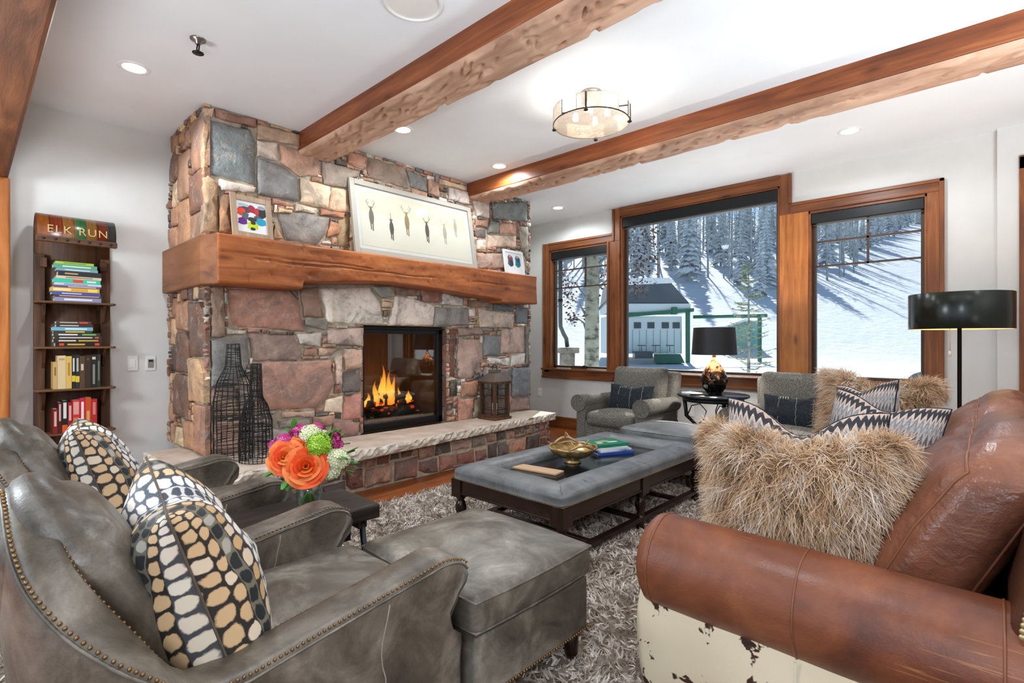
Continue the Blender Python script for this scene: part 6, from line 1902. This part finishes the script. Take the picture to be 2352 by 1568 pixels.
ST2 = [('#2a211c', .030, .27, .015, 'black book with red and yellow spine marks at the bottom of the second shelf stack', [(-.42,-.32,.2,.8,'#d84a2c'),(-.25,.12,.3,.7,'#c9a24a'),(.34,.44,.2,.8,'#d84a2c')]),
 ('#332c28', .024, .28, .01, 'dark book with a cream title second from the bottom of the second shelf stack', [(-.4,-.05,.3,.7,'#d9cfc0'),(.0,.42,.3,.7,'#cfa94e')]),
 ('#3a3530', .020, .27, .01, 'dark book with a long pale title in the lower middle of the second shelf stack', [(-.4,.3,.3,.7,'#d9d2c8'),(.36,.44,.2,.8,'#c9624a')]),
 ('#3b3f38', .024, .27, .005, 'dark green book with white and green lettering in the second shelf stack', [(-.4,.0,.3,.7,'#dfe0da'),(.1,.4,.3,.7,'#7fc060')]),
 ('#4a3c30', .016, .22, -.02, 'thin brown and yellow book under the blue one of the second shelf stack', [(-.2,.3,.2,.8,'#d8b24a')]),
 ('#6fb0c4', .026, .23, -.02, 'light blue book in the second shelf stack', [(-.2,.35,.3,.7,'#d8ecf0')]),
 ('#4b332c', .022, .21, -.01, 'maroon book second from the top of the second shelf stack', [(-.4,.1,.35,.65,'#d9cac0')]),
 ('#4a4038', .022, .20, -.015, 'dark book with a red mark on top of the second shelf stack', [(-.4,.1,.35,.65,'#c8beb4'),(.15,.4,.2,.8,'#c8503c')])]
z = SHZ[3]+.001
for c, t_, l, y, lb, bits in ST2:
    flat(z, y, l, t_, c, lb, 'books stacked on the second toboggan shelf', bits); z += t_+.0006
def upright(y, z, t_, h_, cov, label, group, bits=(), d=.13, lean=0):
    r = thing('book', label, 'book', (TX+.19, TY+y, z), 0, group); r.rotation_euler = (lean, 0, 0)
    c = M(); k = hexc(cov)
    c.box(-d, 0, -t_/2, -t_/2+.002, 0, h_, col=k); c.box(-d, 0, t_/2-.002, t_/2, 0, h_, col=k); c.box(-.003, .001, -t_/2, t_/2, 0, h_, col=k)
    for a0, a1, z0, z1, q in bits: c.box(.001, .0016, t_*a0, t_*a1, h_*z0, h_*z1, col=hexc(q))
    c.build('cover', MT['book_cover'], r)
    M().box(-d+.004, -.003, -t_/2+.0021, t_/2-.0021, .003, h_-.004, col=hexc('#e6dfd0')).build('pages', MT['book_cover'], r)
U1 = [('#c9a56a', .024, .20, 'narrow tan book at the left end of the third shelf', ((-.2,.2,.5,.8,'#8a6a3c'),)), ('#d8c096', .046, .245, 'wide cream book on the third shelf', ((-.35,.35,.86,.92,'#b89a68'),)), ('#d8b45e', .032, .24, 'yellow book between the cream and the black books of the third shelf', ((-.2,.2,.4,.8,'#b08a3c'),)),
 ('#28282a', .020, .25, 'black book with white title beside the yellow one on the third shelf', ((-.25,.25,.5,.9,'#cfcfc8'),(-.5,.5,.2,.38,'#d8c040'))), ('#33302c', .022, .25, 'black and yellow book in the middle of the third shelf', ((-.25,.25,.5,.9,'#b9b9b0'),(-.5,.5,.18,.36,'#d8c040'))), ('#5a4434', .030, .24, 'brown book right of the middle on the third shelf', ((-.25,.25,.55,.75,'#d0c0a8'),)), ('#3d3024', .034, .245, 'plain dark brown book on the third shelf', ((-.2,.2,.85,.9,'#6a5a44'),)), ('#23282a', .034, .25, 'black book with a pale emblem at the top on the third shelf', ((-.3,.3,.85,.93,'#d8caa0'),(-.2,.2,.1,.7,'#8a8678'))), ('#33372f', .022, .25, 'dark green book at the right end of the third shelf', ((-.2,.2,.2,.8,'#6f7468'),))]
y = -.132
for c, t_, h_, lb, bits in U1:
    upright(y+t_/2, SHZ[2]+.001, t_, h_, c, lb, 'books upright on the third toboggan shelf', bits); y += t_+.0012
U2 = [('#7a2420', .026, .18, 'short dark red book at the left end of the fourth shelf', ((-.25,.25,.3,.9,'#d8b0a0'),)), ('#4d1c22', .022, .225, 'maroon book second from the left on the fourth shelf', ((-.25,.25,.4,.95,'#c8a8a0'),)), ('#26221f', .030, .235, 'black book with white title among the red books of the fourth shelf', ((-.3,.3,.45,.95,'#d8d8d0'),(-.5,.5,.0,.25,'#d8582c'))), ('#9a1f28', .026, .22, 'crimson book in the left middle of the fourth shelf', ((-.25,.25,.4,.9,'#e0b0a8'),)), ('#c8383a', .040, .235, 'wide red book with a pale top in the middle of the fourth shelf', ((-.4,.4,.55,.95,'#dca098'),(-.4,.4,.1,.45,'#e07038'))), ('#c8283c', .030, .245, 'bright red book with white lettering on the fourth shelf', ((-.25,.25,.2,.9,'#f0dcd8'),)), ('#c8502c', .034, .25, 'tall orange red book on the fourth shelf', ((-.25,.25,.1,.6,'#e0a060'),)), ('#b02c30', .034, .235, 'red book at the right end of the fourth shelf', ((-.25,.25,.5,.9,'#d08078'),))]
y = -.132
for c, t_, h_, lb, bits in U2:
    upright(y+t_/2, SHZ[1]+.001, t_, h_, c, lb, 'red books upright on the fourth toboggan shelf', bits); y += t_+.0015
# ------------------------------------------------------------------ outside: snow field, forest, lift station
CY_, SY_ = math.cos(YAW), math.sin(YAW)
def fwd(x, y): return -x*SY_ + y*CY_
def rgt(x, y): return x*CY_ + y*SY_
def at(r, f): return (r*CY_ - f*SY_, r*SY_ + f*CY_)
def smax(a): return math.sqrt(a*a+9)/2+a/2-.0
def ground(x, y):
    f = fwd(x, y)
    z = .30*max(0, smax(f-31)-.35) if f > 12 else 0
    lim = 175*.30-9.3
    if f > 170: z = min(z, .3*(170-31) - .5*(f-170))
    z += .25*noise.noise((x*.06, y*.06, 0))*min(1, max(0, (f-16)/10)) + .9*noise.noise((x*.02, y*.02, 4))*min(1, max(0, (f-32)/20))
    return max(-.16, z-.16) if f > 12 else -.16
m_ = M()
NX, NY = 190, 190
def tpos(u, v):
    x = -260+460*u; y = -50+330*v
    return (x, y, ground(x, y))
m_.grid(tpos, NX, NY); m_.uv = {}
struct(m_.build('snow_ground', MT['snow']))
rt = random.Random(17)
def spruce_mesh(h, sd, sparse=1.0):
    m_ = M(); g = random.Random(sd)
    m_.tube([(0, 0, -.8), (0, 0, h*.5), (0, 0, h*.97)], [h*.016, h*.012, .02], 6)
    lv = int(20*sparse)
    for i in range(lv):
        t_ = i/lv; z = h*(.10+.86*t_); R = h*.135*(1-t_)**.85+.10
        k = 9 if t_ < .6 else 6
        for j in range(k):
            a = 2*PI*j/k+g.uniform(0, 1); L = R*g.uniform(.7, 1.15); dz = -L*g.uniform(.25, .6); w_ = L*.30
            c_, s_ = math.cos(a), math.sin(a); b_ = m_.n()
            m_.v += [(0, 0, z), (c_*L*.55-s_*w_, s_*L*.55+c_*w_, z+dz*.5-.04*L), (c_*L*.55, s_*L*.55, z+dz*.35+.10*L), (c_*L*.55+s_*w_, s_*L*.55-c_*w_, z+dz*.5-.04*L), (c_*L, s_*L, z+dz)]
            m_.face((b_, b_+1, b_+2)); m_.face((b_, b_+2, b_+3)); m_.face((b_+1, b_+4, b_+2)); m_.face((b_+2, b_+4, b_+3))
    return m_
def aspen_mesh(h, sd):
    m_ = M(); g = random.Random(sd)
    m_.tube([(0, 0, -.8), (.05*h*.1, 0, h*.5), (0, .03*h, h)], [h*.011, h*.008, .015], 6)
    for i in range(26):
        z = h*g.uniform(.35, .97); a = g.uniform(0, 6.28); L = h*.13*(1.25-z/h)
        p = Vector((0, 0, z)); q = p+Vector((math.cos(a)*L, math.sin(a)*L, L*g.uniform(.6, 1.4)))
        m_.tube([p, p.lerp(q, .5)+Vector((0, 0, -.1*L)), q], [.035, .02, .008], 4)
    return m_
protos = []
def proto(kind, i):
    if kind == 'spruce':
        o = spruce_mesh(9+2.2*i, 30+i).build('snowy_spruce', MT['snowy_hazed_needle'])
        tag(o, 'snow dusted evergreen in the forest up the ski slope beyond the windows', 'tree', 'evergreens on the far slope')
    else:
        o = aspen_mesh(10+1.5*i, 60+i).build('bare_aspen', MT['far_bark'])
        tag(o, 'pale bare trunked aspen in the forest up the ski slope beyond the windows', 'tree', 'aspens on the far slope')
    return [o, 0]
SP = [proto('spruce', i) for i in range(3)]; AS = [proto('aspen', i) for i in range(3)]
SITES = []
def plant(lst, px, f, sc_):
    r_ = (px-1176)/1181*f; x, y = at(r_, f)
    rad = (1.7 if lst is SP else .7)*sc_
    for a_, b_, q_ in SITES:
        if (a_-x)**2+(b_-y)**2 < (rad+q_)**2: return
    SITES.append((x, y, rad))
    p = rt.choice(lst)
    if p[1] == 0: o = p[0]; p[1] = 1
    else:
        o = p[0].copy(); C.objects.link(o)
    o.location = (x, y, ground(x, y)-.1); o.rotation_euler = (0, 0, rt.uniform(0, 6.28)); o.scale = (sc_,)*3
for i in range(420):
    px = 1290+540*((i*.618) % 1)+rt.uniform(-8, 8); f = 60+rt.uniform(0, 1)**1.2*56
    plant(AS if rt.random() < .6 else SP, px, f, rt.uniform(.75, 1.15))
for i in range(90):
    px = 1850+120*((i*.618) % 1); f = 57+(px-1850)*.08+rt.uniform(0, 1)**1.4*45
    plant(SP if rt.random() < .6 else AS, px, f, rt.uniform(.7, 1.1))
for i in range(130):
    px = 1965+190*((i*.618) % 1); f0 = 68+(px-1960)/158*85; f = f0+rt.uniform(0, 1)*22
    plant(SP if rt.random() < .8 else AS, px, f, rt.uniform(.6, .95)*(1.0 if px < 2050 else .8))
for px, f in ((1745, 52), (1762, 56), (1780, 50), (1700, 58), (1735, 60)): plant(SP, px, f, rt.uniform(.6, .8))

# lift station
lx, ly = at(0, 30)
def L(px): return (px-1176)/1181*30
def LZ(py): return 1.25+(784-py)/1181*30
ls = thing('lift_station', 'white and green ski lift station with a dark hooded roof out on the snow', 'lift station', (lx, ly, -.1), YAW)
dz = .1
def PL(m_, n, mat, **k):
    m_.xf(Matrix.Translation((0, 0, dz))); return m_.build(n, MT[mat], ls, **k)
x0, x1 = L(1395), L(1583)
PL(M().prism([(x0+.2, LZ(650)), (L(1440), LZ(641)), (L(1535), LZ(641)), (L(1585), LZ(697)), (x0, LZ(697))], 'y', 0, 2.6), 'hood_glass', 'lift_roof', bevel=.05)
PL(M().prism([(x0+.25, LZ(648)), (L(1440), LZ(638)), (L(1538), LZ(638)), (L(1546), LZ(650)), (x0+.2, LZ(656))], 'y', -.06, 2.66), 'hood_snow', 'snow_cap', bevel=.05)
PL(M().box(x0, L(1585), -.12, 2.6, LZ(718), LZ(697)), 'white_fascia', 'lift_panel', bevel=.03)
PL(M().prism([(x0, LZ(732)), (L(1590), LZ(716)), (L(1590), LZ(708)), (x0, LZ(724))], 'y', -.3, -.1), 'green_beam', 'lift_green')
PL(M().box(L(1540), L(1552), -.35, .0, LZ(722), LZ(706)), 'beam_bracket', 'lift_green', bevel=.02)
PL(M().box(x0, L(1566), 0, 2.2, LZ(812), LZ(726)), 'wall_panel', 'lift_panel')
for px in (1412, 1456, 1487, 1520, 1545): PL(M().box(L(px), L(px+16), -.04, .02, LZ(754), LZ(740)), 'window_light', 'lift_dark')
for px in range(1404, 1566, 16): PL(M().box(L(px), L(px)+.03, -.02, .01, LZ(812), LZ(757)), 'panel_rib', 'lift_aqua')
PL(M().box(L(1573), L(1581), -.3, -.1, -.1, LZ(712)), 'post', 'lift_green')
PL(M().tube([(L(1590), -.2, LZ(728)), (L(1757), -.2, LZ(725))], .10, 10), 'cross_pipe', 'lift_green')
PL(M().box(L(1738), L(1744), -.3, -.1, -.1, LZ(726)), 'post', 'lift_green')
PL(M().prism([(L(1498), LZ(832)), (L(1560), LZ(832)), (L(1550), LZ(812)), (L(1498), LZ(812))], 'y', -1.0, -.3), 'loading_ramp', 'lift_green')
PL(M().box(L(1450), L(1490), -.9, -.3, LZ(822), LZ(806)), 'gate_box', 'lift_dark')
for px in (1460, 1492, 1524): PL(M().box(L(px), L(px+18), -.5, -.45, LZ(794), LZ(792)).box(L(px+8), L(px+9), -.5, -.45, LZ(808), LZ(792)), 'gate_bar', 'lift_dark')
gx, gy = at(L(1772), 34)
o = thing('green_hut', 'small pale green hut with a pitched roof on the snow right of the lift station', 'hut', (gx, gy, ground(gx, gy)), YAW)
M().prism([(-1.0, -.1), (1.3, -.1), (1.3, 1.5), (.2, 1.75), (-1.0, 1.3)], 'y', 0, 2).build('walls', MT['lift_aqua'], o)
M().prism([(-1.1, 1.28), (.2, 1.74), (1.4, 1.5), (1.4, 1.62), (.2, 1.88), (-1.1, 1.42)], 'y', -.15, 2.1).build('snowy_roof', MT['snow_cap'], o)
# young spruce in front of the lift
x, y = at((1719-1176)/1181*13.5, 13.5)
o = thing('young_spruce', 'thin young green spruce standing on the snow outside the big window', 'tree', (x, y, -.16))
Hs = 3.55
M().tube([(0, 0, 0), (.01, 0, Hs*.5), (0, 0, Hs)], [.05, .03, .006], 8).build('trunk', MT['aspen_bark'], o)
B_, D_ = [], []
br = M()
for i in range(150):
    t_ = rt.uniform(.06, .98); z = Hs*t_; R = .80*(1-t_)**.8+.05; a = rt.uniform(0, 6.28); L_ = R*rt.uniform(.6, 1.1)
    p = Vector((0, 0, z)); q = Vector((math.cos(a)*L_, math.sin(a)*L_, z+L_*.12)); mid = p.lerp(q, .6)+Vector((0, 0, -.08*L_))
    br.tube([p, mid, q], [.008, .006, .003], 4)
    for k in range(int(16*L_+5)):
        s = rt.uniform(.25, 1); c = p.lerp(mid, s/.6) if s < .6 else mid.lerp(q, (s-.6)/.4)
        for e in (-1, 1, 0):
            B_.append(tuple(c)); D_.append((math.cos(a)*.8-e*math.sin(a)*.9, math.sin(a)*.8+e*math.cos(a)*.9, rt.uniform(-.1, .5)))
br.build('branches', MT['aspen_bark'], o)
n = len(B_); pal = np.array([hexc(c) for c in ('#7d8f62', '#9aa878', '#b7c096', '#d8dfc6')])
ribbons('needles', B_, D_, .05+.05*np.random.default_rng(2).random(n), .016, MT['fibre_tree'] if 'fibre_tree' in MT else MT['rug_fibre'], o, 2, .2, .2, pal[np.random.default_rng(3).integers(0, 4, n)], 5)
# aspen close to the house with dead leaves
def leafy(name, label, x, y, rad, hgt, sprays, sd):
    g = random.Random(sd)
    o = thing(name, label, 'tree', (x, y, -.16))
    M().tube([(0, 0, -.2), (.02, 0, hgt*.25), (-.02, .02, hgt*.6), (0, 0, hgt)], [rad*1.1, rad, rad*.85, rad*.5], 14).build('trunk', MT['aspen_bark'], o)
    lf = M(); br = M()
    for (sx, sy, sz, n_, R) in sprays:
        br.tube([(0, 0, sz-.5), (sx*.5, sy*.5, sz-.1), (sx, sy, sz)], [.03, .016, .006], 5)
        for i in range(int(n_*1.8)):
            d = Vector((g.gauss(0, R), g.gauss(0, R), g.gauss(0, R*.9))); c = Vector((sx, sy, sz))+d
            q = Matrix.Rotation(g.uniform(0, 6.28), 4, Vector((g.gauss(0, 1), g.gauss(0, 1), g.gauss(0, 1))).normalized()); q.translation = c
            st = lf.n(); s_ = g.uniform(.026, .05)
            lf.v += [(-s_*.1, 0, 0), (s_*.5, -s_*.5, .004), (s_*1.3, 0, 0), (s_*.5, s_*.5, .004)]; lf.face((st, st+1, st+2, st+3)); lf.xf(q, st)
            if i % 5 == 0: br.tube([(sx, sy, sz), tuple(c)], .003, 3)
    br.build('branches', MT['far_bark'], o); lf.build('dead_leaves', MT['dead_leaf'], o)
x, y = at((1358-1176)/1181*9.2, 9.2)
leafy('aspen_tree', 'grey green aspen trunk right outside the narrow left window', x, y, .125, 9, [(-.35, -.25, 2.2, 60, .13), (-.45, -.3, 2.55, 70, .14), (-.2, -.2, 1.85, 35, .10), (.75, .5, 2.75, 60, .16), (.8, .6, 3.2, 70, .2), (.62, .5, 2.35, 40, .11), (.15, .05, 2.5, 30, .12)], 4)
# stone pillar and downspout at the house corner
x, y = at((1303-1176)/1181*8.7, 8.7)
o = thing('stone_pillar', 'low stone pillar with a flat cap outside the narrow left window', 'pillar', (x, y, -.16), YAW)
M().soft((0, 0, .60), (.12, .12, .62), .02, 6, fn=lambda q, n_: (q[0]+.012*noise.noise((q[0]*14, q[1]*14, q[2]*14)), q[1]+.012*noise.noise((q[0]*14+3, q[1]*14, q[2]*14)), q[2])).build('shaft', MT['pillar_stone'], o)
M().soft((.02, 0, 1.26), (.17, .16, .045), .012, 5, fn=lambda q, n_: (q[0]+.01*noise.noise((q[0]*20, q[1]*20, 1)), q[1], q[2]+.006*noise.noise((q[0]*20, q[1]*20, 5)))).build('cap', MT['pillar_stone'], o)
ox, oy = at((1287-1176)/1181*8.5, 8.5)
o = thing('downspout', 'grey metal downspout curving onto the stone pillar outside the left window', 'downspout', (ox, oy, 0))
ex, ey = x-ox, y-oy
M().tube([(0, 0, 3.0), (0, 0, 2.2), (0, 0, 1.62), (.02*ex, .02*ey, 1.50), (.45*ex, .45*ey, 1.38), (.85*ex, .85*ey, 1.30), (ex, ey, 1.16)], .035, 12).build('pipe', MT['flue_grey'], o)
M().lathe([(.042, 1.9), (.042, 1.95)], 14).build('strap', MT['black_metal'], o)
# snowboard leaning outside the right window
x, y = -.50, 6.5
o = thing('snowboard', 'dark snowboard tip with a red stripe outside the right window corner', 'snowboard', (x, y, -.14))
pr = [(-.13, .0), (.13, .0)] + [(.14*math.cos(a), .95+.14*math.sin(a)) for a in np.linspace(0, PI, 16)]
M().prism(pr, 'y', -.008, .008).build('deck', MT['board_grey'], o, bevel=.003)
M().box(-.128, .128, -.0095, -.008, .92, .955).box(-.128, .128, -.0095, -.008, .84, .85).build('stripe', MT['board_red'], o)
